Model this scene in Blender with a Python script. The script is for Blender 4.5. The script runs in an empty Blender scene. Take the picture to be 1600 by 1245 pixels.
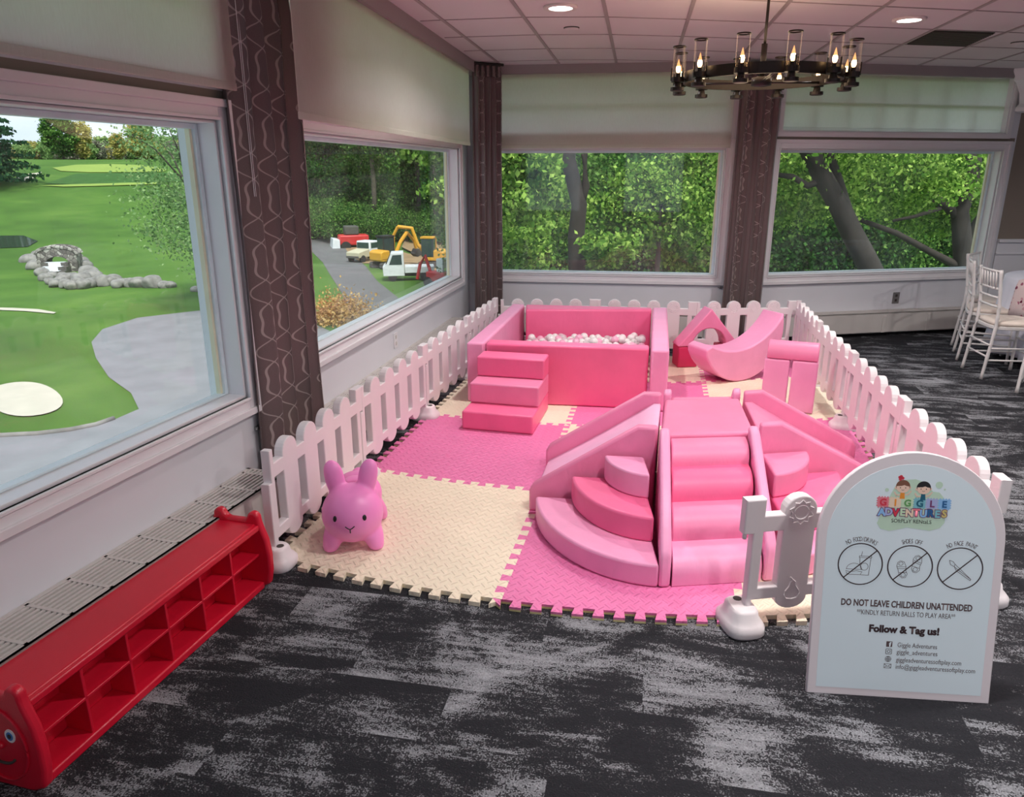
import bpy, bmesh, math, random
from mathutils import Vector, Matrix
random.seed(7)
PI = math.pi
SC = bpy.context.scene
C = SC.collection

# ------------------------------------------------------------------ camera, sky, sun, exposure
PITCH = math.atan(355.5 / 1150.0)
cam = bpy.data.cameras.new('camera'); cam.sensor_width = 36.0; cam.lens = 36.0 * 1150.0 / 1600.0
cam.clip_start = 0.05; cam.clip_end = 2000
camo = bpy.data.objects.new('camera', cam); C.objects.link(camo)
camo.location = (0, 0, 1.66); camo.rotation_euler = (PI / 2 - PITCH, 0, 0)
SC.camera = camo

SC.view_settings.view_transform = 'Standard'; SC.view_settings.look = 'None'
SC.view_settings.gamma = 1.0; SC.view_settings.use_curve_mapping = False
SC.view_settings.exposure = 0.12
SC.cycles.max_bounces = 7; SC.cycles.diffuse_bounces = 4; SC.cycles.glossy_bounces = 3
SC.cycles.transmission_bounces = 6; SC.cycles.transparent_max_bounces = 12
SC.cycles.caustics_reflective = False; SC.cycles.caustics_refractive = False
SC.cycles.sample_clamp_indirect = 6.0
SC.cycles.use_denoising = True

def srgb(r, g, b):
    f = lambda c: (c / 12.92 if c <= 0.04045 else ((c + 0.055) / 1.055) ** 2.4)
    return (f(r / 255), f(g / 255), f(b / 255), 1.0)

W = bpy.data.worlds.new('sky'); SC.world = W; W.use_nodes = True
nt = W.node_tree; nt.nodes.clear()
out = nt.nodes.new('ShaderNodeOutputWorld'); bg = nt.nodes.new('ShaderNodeBackground')
tc = nt.nodes.new('ShaderNodeTexCoord'); sep = nt.nodes.new('ShaderNodeSeparateXYZ')
nz = nt.nodes.new('ShaderNodeTexNoise'); nz.inputs['Scale'].default_value = 3.2; nz.inputs['Detail'].default_value = 6
mp = nt.nodes.new('ShaderNodeMapping'); mp.inputs['Scale'].default_value = (1, 1, 4)
cr = nt.nodes.new('ShaderNodeValToRGB')
cr.color_ramp.elements[0].position = 0.35; cr.color_ramp.elements[0].color = srgb(170, 192, 224)
cr.color_ramp.elements[1].position = 0.62; cr.color_ramp.elements[1].color = srgb(232, 238, 248)
nt.links.new(tc.outputs['Generated'], mp.inputs[0]); nt.links.new(mp.outputs[0], nz.inputs['Vector'])
nt.links.new(nz.outputs[0], cr.inputs[0]); nt.links.new(cr.outputs[0], bg.inputs[0])
bg.inputs[1].default_value = 1.35
nt.links.new(bg.outputs[0], out.inputs[0])

sun = bpy.data.lights.new('sun', 'SUN'); sun.energy = 4.2; sun.angle = math.radians(12); sun.color = (1.0, 0.97, 0.9)
suno = bpy.data.objects.new('sun', sun); C.objects.link(suno)
suno.rotation_euler = (math.radians(33), math.radians(12), 0)      # high, behind and above the building

# ------------------------------------------------------------------ mesh builder
class MB:
    def __init__(s):
        s.v = []; s.f = []; s.m = []; s.uv = {}
    def add(s, vs, fs, mi=0, xf=None):
        b = len(s.v)
        for p in vs: s.v.append(tuple(xf(*p)) if xf else tuple(p))
        for f in fs: s.f.append([b + i for i in f]); s.m.append(mi)
        return s
    def box(s, x0, x1, y0, y1, z0, z1, xf=None, mi=0):
        vs = [(x0,y0,z0),(x1,y0,z0),(x1,y1,z0),(x0,y1,z0),(x0,y0,z1),(x1,y0,z1),(x1,y1,z1),(x0,y1,z1)]
        return s.add(vs, [(0,3,2,1),(4,5,6,7),(0,1,5,4),(1,2,6,5),(2,3,7,6),(3,0,4,7)], mi, xf)
    def prism(s, poly, a, b, xf, mi=0):
        """poly in (p,q); xf(p,q,t), t runs a..b"""
        n = len(poly)
        vs = [(p, q, a) for p, q in poly] + [(p, q, b) for p, q in poly]
        fs = [list(range(n))[::-1], list(range(n, 2 * n))] + [(i, (i + 1) % n, n + (i + 1) % n, n + i) for i in range(n)]
        return s.add(vs, fs, mi, xf)
    def loft(s, rings, cap0=True, cap1=True, mi=0, xf=None, closed=True):
        n = len(rings[0]); vs = [p for r in rings for p in r]; fs = []
        for k in range(len(rings) - 1):
            for i in range(n if closed else n - 1):
                j = (i + 1) % n
                fs.append((k*n+i, k*n+j, (k+1)*n+j, (k+1)*n+i))
        if cap0: fs.append(list(range(n))[::-1])
        if cap1: fs.append([(len(rings)-1)*n + i for i in range(n)])
        return s.add(vs, fs, mi, xf)
    def lathe(s, prof, c=(0,0,0), seg=24, mi=0, cap0=True, cap1=True, xf=None):
        rings = [[(c[0]+r*math.cos(2*PI*i/seg), c[1]+r*math.sin(2*PI*i/seg), c[2]+z) for i in range(seg)] for r, z in prof]
        return s.loft(rings, cap0, cap1, mi, xf)
    def tube(s, pts, r, seg=8, mi=0, closed=False, xf=None):
        P = [Vector(p) for p in pts]; n = len(P); rings = []
        rad = r if isinstance(r, (list, tuple)) else [r] * n
        up = Vector((0.013, 0.021, 1))
        for i, p in enumerate(P):
            if closed: t = P[(i+1) % n] - P[i-1]
            else: t = P[min(i+1, n-1)] - P[max(i-1, 0)]
            if t.length < 1e-9: t = Vector((0,0,1))
            t.normalize()
            a = t.cross(up)
            if a.length < 0.05: a = t.cross(Vector((1, 0.02, 0)))
            a.normalize(); b = a.cross(t)
            rings.append([p + a*rad[i]*math.cos(2*PI*k/seg) + b*rad[i]*math.sin(2*PI*k/seg) for k in range(seg)])
        if closed:
            rings.append(rings[0]); return s.loft(rings, False, False, mi, xf)
        return s.loft(rings, True, True, mi, xf)
    def ball(s, c, r, seg=16, rg=10, mi=0, xf=None):
        rx, ry, rz = r if isinstance(r, (list, tuple)) else (r, r, r)
        vs = [(c[0], c[1], c[2]-rz)]
        for k in range(1, rg):
            a = -PI/2 + PI*k/rg
            for i in range(seg):
                b = 2*PI*i/seg
                vs.append((c[0]+rx*math.cos(a)*math.cos(b), c[1]+ry*math.cos(a)*math.sin(b), c[2]+rz*math.sin(a)))
        vs.append((c[0], c[1], c[2]+rz)); fs = []
        for i in range(seg): fs.append((0, 1+(i+1) % seg, 1+i))
        for k in range(rg-2):
            for i in range(seg):
                j = (i+1) % seg; fs.append((1+k*seg+i, 1+k*seg+j, 1+(k+1)*seg+j, 1+(k+1)*seg+i))
        t = len(vs)-1
        for i in range(seg): fs.append((t, 1+(rg-2)*seg+i, 1+(rg-2)*seg+(i+1) % seg))
        return s.add(vs, fs, mi, xf)
    def build(s, name, mats, parent=None, smooth=False, bevel=0, origin=None, seg=2, weld=False):
        me = bpy.data.meshes.new(name)
        v = s.v
        if origin is not None: v = [(p[0]-origin[0], p[1]-origin[1], p[2]-origin[2]) for p in v]
        me.from_pydata([tuple(p) for p in v], [], s.f)
        if not isinstance(mats, (list, tuple)): mats = [mats]
        for m in mats: me.materials.append(m)
        if len(mats) > 1:
            for p, mi in zip(me.polygons, s.m): p.material_index = mi
        bm = bmesh.new(); bm.from_mesh(me)
        if weld: bmesh.ops.remove_doubles(bm, verts=bm.verts, dist=1e-5)
        bmesh.ops.recalc_face_normals(bm, faces=bm.faces)
        bm.to_mesh(me); bm.free()
        if s.uv:
            ul = me.uv_layers.new(name='UVMap')
            for lp in me.loops: ul.data[lp.index].uv = s.uv.get(lp.vertex_index, (0, 0))
        if smooth:
            for p in me.polygons: p.use_smooth = True
        o = bpy.data.objects.new(name, me); C.objects.link(o)
        if parent is not None: o.parent = parent
        if bevel:
            b = o.modifiers.new('bevel', 'BEVEL'); b.width = bevel; b.segments = seg; b.limit_method = 'ANGLE'; b.angle_limit = math.radians(35)
            b.harden_normals = False
            for p in me.polygons: p.use_smooth = True
            try:
                me.set_sharp_from_angle(angle=math.radians(60))
            except Exception: pass
        return o

def tag(o, label=None, cat=None, group=None, kind=None):
    if label: o['label'] = label
    if cat: o['category'] = cat
    if group: o['group'] = group
    if kind: o['kind'] = kind
    return o
def thing(name, label, cat, loc=(0,0,0), rz=0, group=None):
    o = bpy.data.objects.new(name, None); C.objects.link(o); o.empty_display_size = 0.05
    o.location = loc; o.rotation_euler = (0, 0, rz)
    return tag(o, label, cat, group)
def copy_tree(o, parent=None):
    c = o.copy(); C.objects.link(c)
    if parent is not None: c.parent = parent
    for ch in o.children: copy_tree(ch, c)
    return c
def structure(o): o['kind'] = 'structure'; return o
def bil(p00, p10, p11, p01):
    """floor quad -> f(u,v,z)"""
    def f(u, v, z):
        x = (1-u)*(1-v)*p00[0] + u*(1-v)*p10[0] + u*v*p11[0] + (1-u)*v*p01[0]
        y = (1-u)*(1-v)*p00[1] + u*(1-v)*p10[1] + u*v*p11[1] + (1-u)*v*p01[1]
        return (x, y, z)
    return f
def frame(o, U, V):
    """o origin, U and V horizontal axes (not scaled)"""
    return lambda u, v, z: (o[0]+u*U[0]+v*V[0], o[1]+u*U[1]+v*V[1], z)
def unit(a, b):
    d = math.hypot(b[0]-a[0], b[1]-a[1]); return ((b[0]-a[0])/d, (b[1]-a[1])/d), d
def sstep(a, b, x):
    t = max(0, min(1, (x-a)/(b-a))); return t*t*(3-2*t)

# ------------------------------------------------------------------ materials
class NT:
    def __init__(s, name):
        s.m = bpy.data.materials.new(name); s.m.use_nodes = True; s.t = s.m.node_tree; s.t.nodes.clear()
        s.out = s.t.nodes.new('ShaderNodeOutputMaterial')
    def n(s, typ, **kw):
        x = s.t.nodes.new('ShaderNode' + typ)
        for k, v in kw.items(): setattr(x, k, v)
        return x
    def l(s, a, b): s.t.links.new(a, b)
    def val(s, sock, v):
        if hasattr(v, 'is_linked') or hasattr(v, 'links'): s.l(v, sock)
        else: sock.default_value = v
    def math(s, op, a, b=None, c=None):
        x = s.n('Math', operation=op); s.val(x.inputs[0], a)
        if b is not None: s.val(x.inputs[1], b)
        if c is not None: s.val(x.inputs[2], c)
        return x.outputs[0]
    def coord(s, kind='Object', scale=None, rot=None, loc=None):
        t = s.n('TexCoord'); o = t.outputs[kind]
        if scale or rot or loc:
            m = s.n('Mapping'); s.l(o, m.inputs[0])
            if scale: m.inputs['Scale'].default_value = scale
            if rot: m.inputs['Rotation'].default_value = rot
            if loc: m.inputs['Location'].default_value = loc
            o = m.outputs[0]
        return o
    def noise(s, co, scale, detail=3, rough=0.5, dist=0):
        x = s.n('TexNoise'); s.l(co, x.inputs['Vector']); x.inputs['Scale'].default_value = scale
        x.inputs['Detail'].default_value = detail; x.inputs['Roughness'].default_value = rough; x.inputs['Distortion'].default_value = dist
        return x.outputs[0]
    def ramp(s, fac, *stops):
        x = s.n('ValToRGB'); s.l(fac, x.inputs[0]); e = x.color_ramp.elements
        while len(e) < len(stops): e.new(0.5)
        for el, (p, c) in zip(e, stops): el.position = p; el.color = c
        return x.outputs[0]
    def mix(s, fac, a, b, blend='MIX'):
        x = s.n('MixRGB', blend_type=blend); s.val(x.inputs[0], fac); s.val(x.inputs[1], a); s.val(x.inputs[2], b); return x.outputs[0]
    def bump(s, h, strength=0.3, dist=0.01):
        x = s.n('Bump'); s.l(h, x.inputs['Height']); x.inputs['Strength'].default_value = strength; x.inputs['Distance'].default_value = dist
        return x.outputs[0]
    def pbr(s, color, rough=0.5, metal=0, normal=None, spec=0.5, sheen=0, **kw):
        x = s.n('BsdfPrincipled'); s.val(x.inputs['Base Color'], color); s.val(x.inputs['Roughness'], rough)
        x.inputs['Metallic'].default_value = metal; x.inputs['Specular IOR Level'].default_value = spec
        if sheen: x.inputs['Sheen Weight'].default_value = sheen
        for k, v in kw.items(): s.val(x.inputs[k], v)
        if normal is not None: s.l(normal, x.inputs['Normal'])
        return x.outputs[0]
    def done(s, sh): s.l(sh, s.out.inputs[0]); return s.m

def plain(name, c, rough=0.5, metal=0, vary=0.06, scale=6, spec=0.5, bump=0.0, bscale=80):
    t = NT(name); co = t.coord()
    n = t.noise(co, scale, 4)
    lo = tuple(x*(1-vary) for x in c[:3]) + (1,); hi = tuple(min(1, x*(1+vary)) for x in c[:3]) + (1,)
    col = t.ramp(n, (0.3, lo), (0.7, hi))
    nor = t.bump(t.noise(co, bscale, 2), bump, 0.004) if bump else None
    return t.done(t.pbr(col, rough, metal, nor, spec))
def vinyl(name, c):
    t = NT(name); co = t.coord()
    n = t.noise(co, 5, 3)
    lo = tuple(x*0.95 for x in c[:3]) + (1,); hi = tuple(min(1, x*1.04) for x in c[:3]) + (1,)
    col = t.ramp(n, (0.3, lo), (0.7, hi))
    w = t.noise(t.coord(scale=(1, 1, 0.5)), 14, 3, 0.55, 0.6); g = t.noise(co, 700, 1)
    h = t.math('ADD', w, t.math('MULTIPLY', g, 0.05))
    return t.done(t.pbr(col, 0.42, 0, t.bump(h, 0.16, 0.02), 0.45))
def emit(name, c, s):
    t = NT(name); e = t.n('Emission'); e.inputs[0].default_value = c; e.inputs[1].default_value = s
    return t.done(e.outputs[0])

M = {}
M['vl'] = vinyl('vinyl_light_pink', srgb(242, 160, 200))
M['vm'] = vinyl('vinyl_mid_pink', srgb(238, 138, 178))
M['vh'] = vinyl('vinyl_hot_pink', srgb(243, 112, 158))
M['vd'] = vinyl('vinyl_deep_pink', srgb(206, 50, 98))
M['vp'] = vinyl('vinyl_pale_pink', srgb(251, 190, 224))
M['rabbit'] = plain('rubber_pink', srgb(250, 146, 210), 0.40, vary=0.03)
M['black'] = plain('black_paint', srgb(22, 20, 22), 0.4)
M['white_pl'] = plain('white_plastic', srgb(232, 224, 226), 0.42, vary=0.02, bump=0.05, bscale=60)
M['hole'] = plain('dark_socket', srgb(70, 62, 60), 0.8)
M['red_pl'] = plain('red_plastic', srgb(208, 22, 50), 0.34, vary=0.08, scale=3, bump=0.12, bscale=300)
M['wall'] = plain('window_wall_paint', srgb(224, 224, 230), 0.6, vary=0.02, scale=2)
M['wall_dark'] = plain('taupe_wall_paint', srgb(136, 124, 114), 0.65, vary=0.03, scale=2)
M['soffit'] = plain('grey_soffit_paint', srgb(150, 141, 142), 0.7, vary=0.03, scale=2)
M['trim'] = plain('white_gloss_trim', srgb(233, 230, 233), 0.35, vary=0.02)
M['bead'] = plain('cream_glazing_bead', srgb(232, 228, 200), 0.5)
M['sash'] = plain('pale_sash_paint', srgb(222, 236, 242), 0.4)
M['metalw'] = plain('heater_enamel', srgb(206, 200, 196), 0.45, vary=0.03)
M['slot'] = plain('heater_slot_dark', srgb(64, 58, 54), 0.8)
M['bronze'] = plain('dark_bronze', srgb(42, 36, 34), 0.40, 0.35, vary=0.15)
M['bulb'] = emit('bulb_glow', (1.0, 0.62, 0.28, 1), 13)
M['flame_glass'] = emit('bulb_tip_glow', (1.0, 0.42, 0.16, 1), 1.5)
M['downlight'] = emit('downlight_lens', (1.0, 0.95, 0.86, 1), 9)
M['dlring'] = plain('downlight_ring', srgb(225, 214, 214), 0.4)
M['grill'] = plain('return_air_grille', srgb(70, 60, 58), 0.6)
M['chair'] = plain('chair_white_lacquer', srgb(226, 222, 220), 0.35, vary=0.03)
M['cushion'] = plain('ivory_cushion', srgb(226, 212, 200), 0.7)
M['outlet'] = plain('grey_outlet_plate', srgb(120, 116, 116), 0.4)
M['steel'] = plain('nickel', srgb(150, 150, 152), 0.3, 0.9)

def glass_mat():
    t = NT('window_glass'); lw = t.n('LayerWeight'); lw.inputs[0].default_value = 0.5
    tr = t.n('BsdfTransparent'); tr.inputs[0].default_value = (0.95, 0.98, 0.97, 1)
    gl = t.n('BsdfGlossy'); gl.inputs['Roughness'].default_value = 0.02
    df = t.n('BsdfDiffuse'); df.inputs[0].default_value = (0.8, 0.9, 0.88, 1)
    co = t.coord(); n = t.ramp(t.noise(co, 1.6, 4, 0.6, 0.5), (0.42, (0.012,)*3 + (1,)), (0.75, (0.07,)*3 + (1,)))
    m1 = t.n('MixShader'); t.l(n, m1.inputs[0]); t.l(tr.outputs[0], m1.inputs[1]); t.l(df.outputs[0], m1.inputs[2])
    m2 = t.n('MixShader'); t.val(m2.inputs[0], t.math('ADD', 0.025, t.math('MULTIPLY', t.math('POWER', lw.outputs['Facing'], 5.0), 0.55))); t.l(m1.outputs[0], m2.inputs[1]); t.l(gl.outputs[0], m2.inputs[2])
    return t.done(m2.outputs[0])
M['glass'] = glass_mat()
def tumbler_mat():
    t = NT('clear_lamp_glass'); lw = t.n('LayerWeight'); lw.inputs[0].default_value = 0.25
    tr = t.n('BsdfTransparent'); tr.inputs[0].default_value = (0.96, 0.95, 0.95, 1)
    gl = t.n('BsdfGlossy'); gl.inputs['Roughness'].default_value = 0.05; gl.inputs[0].default_value = (0.9, 0.8, 0.75, 1)
    f = t.math('MULTIPLY', lw.outputs['Facing'], 0.35)
    m = t.n('MixShader'); t.l(f, m.inputs[0]); t.l(tr.outputs[0], m.inputs[1]); t.l(gl.outputs[0], m.inputs[2])
    return t.done(m.outputs[0])
M['tumbler'] = tumbler_mat()
def shade_mat():
    t = NT('shade_fabric'); co = t.coord()
    n = t.noise(t.coord(scale=(1, 1, 0.15)), 160, 2); n2 = t.noise(co, 2.0, 3)
    col = t.mix(0.5, t.ramp(n, (0.3, srgb(240, 237, 231)), (0.7, srgb(248, 246, 241))), t.ramp(n2, (0.3, srgb(240, 237, 231)), (0.7, srgb(250, 248, 244))))
    d = t.n('BsdfDiffuse'); t.l(col, d.inputs[0]); tl = t.n('BsdfTranslucent'); t.l(col, tl.inputs[0])
    m = t.n('MixShader'); m.inputs[0].default_value = 0.80; t.l(d.outputs[0], m.inputs[1]); t.l(tl.outputs[0], m.inputs[2])
    return t.done(m.outputs[0])
M['shade'] = shade_mat()
def curtain_mat():
    t = NT('wave_pattern_curtain'); uv = t.coord('UV'); s = t.n('SeparateXYZ'); t.l(uv, s.inputs[0])
    u, v = s.outputs[0], s.outputs[1]
    th = t.math('MULTIPLY', v, 2*PI/0.28)
    a = t.math('MULTIPLY', t.math('COSINE', th), -0.036); b = t.math('MULTIPLY', t.math('COSINE', t.math('MULTIPLY', th, 2.0)), -0.0145)
    w = t.math('ADD', a, b); P = 0.24
    def line(sg):
        q = t.math('MULTIPLY', w, sg)
        fr = t.math('FRACT', t.math('DIVIDE', t.math('SUBTRACT', u, q), P))
        d = t.math('MULTIPLY', t.math('ABSOLUTE', t.math('SUBTRACT', fr, 0.5)), P)
        return t.math('LESS_THAN', d, 0.0038)
    ln = t.math('MAXIMUM', line(1.0), line(-1.0))
    n = t.noise(t.coord('UV', scale=(60, 400, 1)), 3, 2)
    base = t.ramp(n, (0.3, srgb(104, 88, 88)), (0.7, srgb(120, 104, 103)))
    col = t.mix(ln, base, srgb(172, 158, 154))
    rough = t.math('SUBTRACT', 0.42, t.math('MULTIPLY', ln, 0.1))
    return t.done(t.pbr(col, rough, 0, t.bump(n, 0.1, 0.002), 0.4, 0.15))
M['curtain'] = curtain_mat()
def carpet_mat():
    t = NT('distressed_plank_carpet')
    co = t.coord('Object', rot=(0, 0, 0.19))
    s = t.n('SeparateXYZ'); t.l(co, s.inputs[0]); X, Y = s.outputs[0], s.outputs[1]
    row = t.math('FLOOR', t.math('DIVIDE', Y, 0.25))
    col = t.math('FLOOR', t.math('ADD', X, t.math('MULTIPLY', row, 0.37)))
    cb = t.n('CombineXYZ'); t.l(row, cb.inputs[0]); t.l(col, cb.inputs[1])
    wn = t.n('TexWhiteNoise'); t.l(cb.outputs[0], wn.inputs['Vector'])
    off = t.n('VectorMath', operation='SCALE'); t.l(wn.outputs['Color'], off.inputs[0]); off.inputs['Scale'].default_value = 0.35
    add = t.n('VectorMath', operation='ADD'); t.l(co, add.inputs[0]); t.l(off.outputs[0], add.inputs[1])
    def str_(scale, rot): 
        m = t.n('Mapping'); t.l(add.outputs[0], m.inputs[0]); m.inputs['Scale'].default_value = scale; m.inputs['Rotation'].default_value = (0, 0, rot); return m.outputs[0]
    big = t.noise(str_((1.0, 1.45, 1), 0.12), 2.0, 6, 0.62, 1.2)
    sa = t.noise(str_((1.0, 6.5, 1), 0.55), 2.6, 3, 0.6, 0.5); sb = t.noise(str_((1.0, 7.5, 1), -0.35), 2.2, 3, 0.6, 0.6)
    streak = t.math('MAXIMUM', sa, sb)
    fine = t.noise(co, 180, 1, 0.5); f2 = t.noise(co, 60, 2, 0.6)
    a = t.math('ADD', t.math('MULTIPLY', big, 0.80), t.math('MULTIPLY', streak, 0.55))
    a = t.math('ADD', a, t.math('MULTIPLY', t.math('SUBTRACT', fine, 0.5), 0.42))
    a = t.math('ADD', a, t.math('MULTIPLY', t.math('SUBTRACT', f2, 0.5), 0.40))
    a = t.math('ADD', a, t.math('MULTIPLY', t.math('SUBTRACT', wn.outputs['Value'], 0.5), 0.06))
    c = t.ramp(a, (0.66, srgb(44, 44, 48)), (0.735, srgb(70, 69, 72)), (0.765, srgb(132, 133, 138)), (0.92, srgb(162, 163, 168)))
    c = t.mix(t.ramp(f2, (0.45, (0,0,0,1)), (0.65, (0.45,0.45,0.45,1))), c, srgb(34, 34, 38))
    return t.done(t.pbr(c, 0.95, 0, t.bump(fine, 0.7, 0.006), 0.1))
M['carpet'] = carpet_mat()
def ceil_mat():
    t = NT('ceiling_tile'); co = t.coord(); n = t.noise(co, 240, 3, 0.7); n2 = t.noise(co, 1.2, 2)
    c = t.ramp(n2, (0.3, srgb(206, 200, 203)), (0.7, srgb(216, 210, 213)))
    c = t.mix(t.ramp(n, (0.55, (0,0,0,1)), (0.75, (0.25,0.25,0.25,1))), c, srgb(196, 186, 188))
    return t.done(t.pbr(c, 0.9, 0, t.bump(n, 0.3, 0.003), 0.1))
M['ceil'] = ceil_mat()
M['tbar'] = plain('ceiling_t_bar', srgb(158, 145, 149), 0.5, vary=0.03)
def mat_mat(name, c):
    t = NT(name); uv = t.coord('UV'); s = t.n('SeparateXYZ'); t.l(uv, s.inputs[0])
    K = 21.0
    a = t.math('MULTIPLY', t.math('ADD', s.outputs[0], s.outputs[1]), K); b = t.math('MULTIPLY', t.math('SUBTRACT', s.outputs[0], s.outputs[1]), K)
    fa, fb = t.math('FLOOR', a), t.math('FLOOR', b)
    par = t.math('FLOORED_MODULO', t.math('ADD', fa, fb), 2.0)
    ra = t.math('ABSOLUTE', t.math('SUBTRACT', t.math('FRACT', a), 0.5)); rb = t.math('ABSOLUTE', t.math('SUBTRACT', t.math('FRACT', b), 0.5))
    def bar(x, y):
        x1 = t.math('SUBTRACT', 1.0, t.math('MULTIPLY', t.math('MAXIMUM', t.math('SUBTRACT', x, 0.12), 0.0), 6.0))
        y1 = t.math('LESS_THAN', y, 0.47)
        return t.math('MULTIPLY', t.math('MAXIMUM', x1, 0.0), y1)
    m = t.n('Mix'); m.data_type = 'FLOAT'; t.l(par, m.inputs[0]); t.l(bar(ra, rb), m.inputs[2]); t.l(bar(rb, ra), m.inputs[3])
    h = m.outputs[0]
    n = t.noise(uv, 3, 3)
    lo = tuple(x*0.95 for x in c[:3]) + (1,); hi = tuple(min(1, x*1.04) for x in c[:3]) + (1,)
    col = t.ramp(n, (0.3, lo), (0.7, hi))
    return t.done(t.pbr(col, 0.5, 0, t.bump(h, 0.55, 0.006), 0.35))
M['mat_pink'] = mat_mat('foam_pink', srgb(232, 124, 176)); M['mat_cream'] = mat_mat('foam_cream', srgb(243, 229, 204))
M['foam_edge'] = plain('foam_edge_cream', srgb(222, 206, 150), 0.7)

# ------------------------------------------------------------------ the room shell
CEIL = 2.63
class Facet:
    """a straight run of window wall: s along it, d outward from the glass plane, z up"""
    def __init__(s, A, B, side):
        s.A = A; s.D, s.L = unit(A, B); s.N = (-s.D[1]*side, s.D[0]*side)
    def __call__(s, a, d, z): return (s.A[0]+a*s.D[0]+d*s.N[0], s.A[1]+a*s.D[1]+d*s.N[1], z)
    def s_at_y(s, y): return (y-s.A[1])/s.D[1]
    def s_at_x(s, x): return (x-s.A[0])/s.D[0]
F1 = Facet((-1.698, 2.24), (-1.375, 3.346), 1)
F2 = Facet((-1.22, 4.498), (-0.643, 7.426), 1)
F3 = Facet((-0.102, 7.87), (2.1, 7.583), 1)
F4 = Facet((2.689, 7.637), (5.134, 8.139), 1)
IN = -0.12            # inner wall face
ZL0, ZL1, ZU0, ZU1 = 0.64, 1.865, 2.02, 2.56

def wall(name, F, s0, s1, a, b, ua, ub, mat=None):
    m = MB()
    m.box(s0, s1, IN, 0.02, 0, ZL0, F)
    m.box(s0, a, IN, 0.02, ZL0, ZL1, F); m.box(b, s1, IN, 0.02, ZL0, ZL1, F)
    m.box(s0, s1, IN, 0.02, ZL1, ZU0, F)
    m.box(s0, ua, IN, 0.02, ZU0, ZU1, F); m.box(ub, s1, IN, 0.02, ZU0, ZU1, F)
    m.box(s0, s1, IN, 0.02, ZU1, CEIL + 0.15, F)
    return structure(m.build(name, M['wall']))

def casing(m, F, a, b, z0, z1, w=0.085):
    """mitred two-step picture frame on the inner face"""
    for k, (wa, wb, t) in enumerate(((0.0, w, 0.018), (w*0.62, w, 0.034), (0.0, w*0.16, 0.026))):
        d0, d1 = IN - t, IN
        m.box(a-wb, a-wa, d0, d1, z0-wb, z1+wb, F); m.box(b+wa, b+wb, d0, d1, z0-wb, z1+wb, F)
        m.box(a-wa, b+wa, d0, d1, z1+wa, z1+wb, F); m.box(a-wa, b+wa, d0, d1, z0-wb, z0-wa, F)

def picture_window(name, F, a, b, label=None):
    m = MB(); z0, z1 = ZL0, ZL1; e = 0.012
    m.box(a, a+e, IN, 0.018, z0, z1, F); m.box(b-e, b, IN, 0.018, z0, z1, F)
    m.box(a, b, IN, 0.018, z1-e, z1, F); m.box(a, b, IN, 0.018, z0, z0+e, F)
    casing(m, F, a, b, z0, z1)
    r = structure(m.build(name, M['trim'], bevel=0.003))
    m = MB(); q = 0.035
    m.box(a+e, a+q, -0.035, 0.012, z0+e, z1-e, F); m.box(b-q, b-e, -0.035, 0.012, z0+e, z1-e, F)
    m.box(a+q, b-q, -0.035, 0.012, z1-q, z1-e, F); m.box(a+q, b-q, -0.035, 0.012, z0+e, z0+q*0.6, F)
    m.build('sash', M['sash'], r, bevel=0.003)
    m = MB(); g = 0.05
    m.box(a+q, a+g, -0.02, 0.003, z0+q*0.6, z1-q, F); m.box(b-g, b-q, -0.02, 0.003, z0+q*0.6, z1-q, F)
    m.build('glazing_bead', M['bead'], r)
    m = MB(); m.box(a+q-0.01, b-q+0.01, 0.004, 0.009, z0+q*0.4, z1-q+0.01, F)
    m.build('pane', M['glass'], r)
    return r

def upper_window(name, F, a, b, nm, trim=True):
    m = MB(); z0, z1 = ZU0, ZU1; e = 0.012
    m.box(a, a+e, IN, 0.018, z0, z1, F); m.box(b-e, b, IN, 0.018, z0, z1, F)
    m.box(a, b, IN, 0.018, z1-e, z1, F); m.box(a, b, IN, 0.018, z0, z0+e, F)
    if trim:
        w = 0.045
        m.box(a-w, a, IN-0.02, IN, z0-w, z1, F); m.box(b, b+w, IN-0.02, IN, z0-w, z1, F); m.box(a, b, IN-0.02, IN, z0-w, z0, F)
    r = structure(m.build(name, M['trim']))
    m = MB()
    for k in range(1, nm):
        s = a + (b-a)*k/nm; m.box(s-0.012, s+0.012, -0.02, 0.008, z0, z1, F)
    m.box(a, b, -0.02, 0.008, (z0+z1)/2-0.012, (z0+z1)/2+0.012, F)
    m.build('muntin', M['trim'], r)
    m = MB(); m.box(a+e, b-e, 0.010, 0.015, z0, z1, F); m.build('pane', M['glass'], r)
    return r

# floor and ceiling
m = MB(); m.add([(-3.2,-3.5,0),(9.5,-3.5,0),(9.5,8.25,0),(5.4,8.25,0),(2.35,7.66,0),(-0.5,7.98,0),(-1.25,4.1,0),(-1.9,1.6,0),(-3.2,-2.8,0)], [list(range(9))])
structure(m.build('floor', M['carpet']))
m = MB(); m.box(-3.2, 9.5, -3.5, 8.5, CEIL, CEIL+0.1); structure(m.build('ceiling', M['ceil']))

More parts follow.
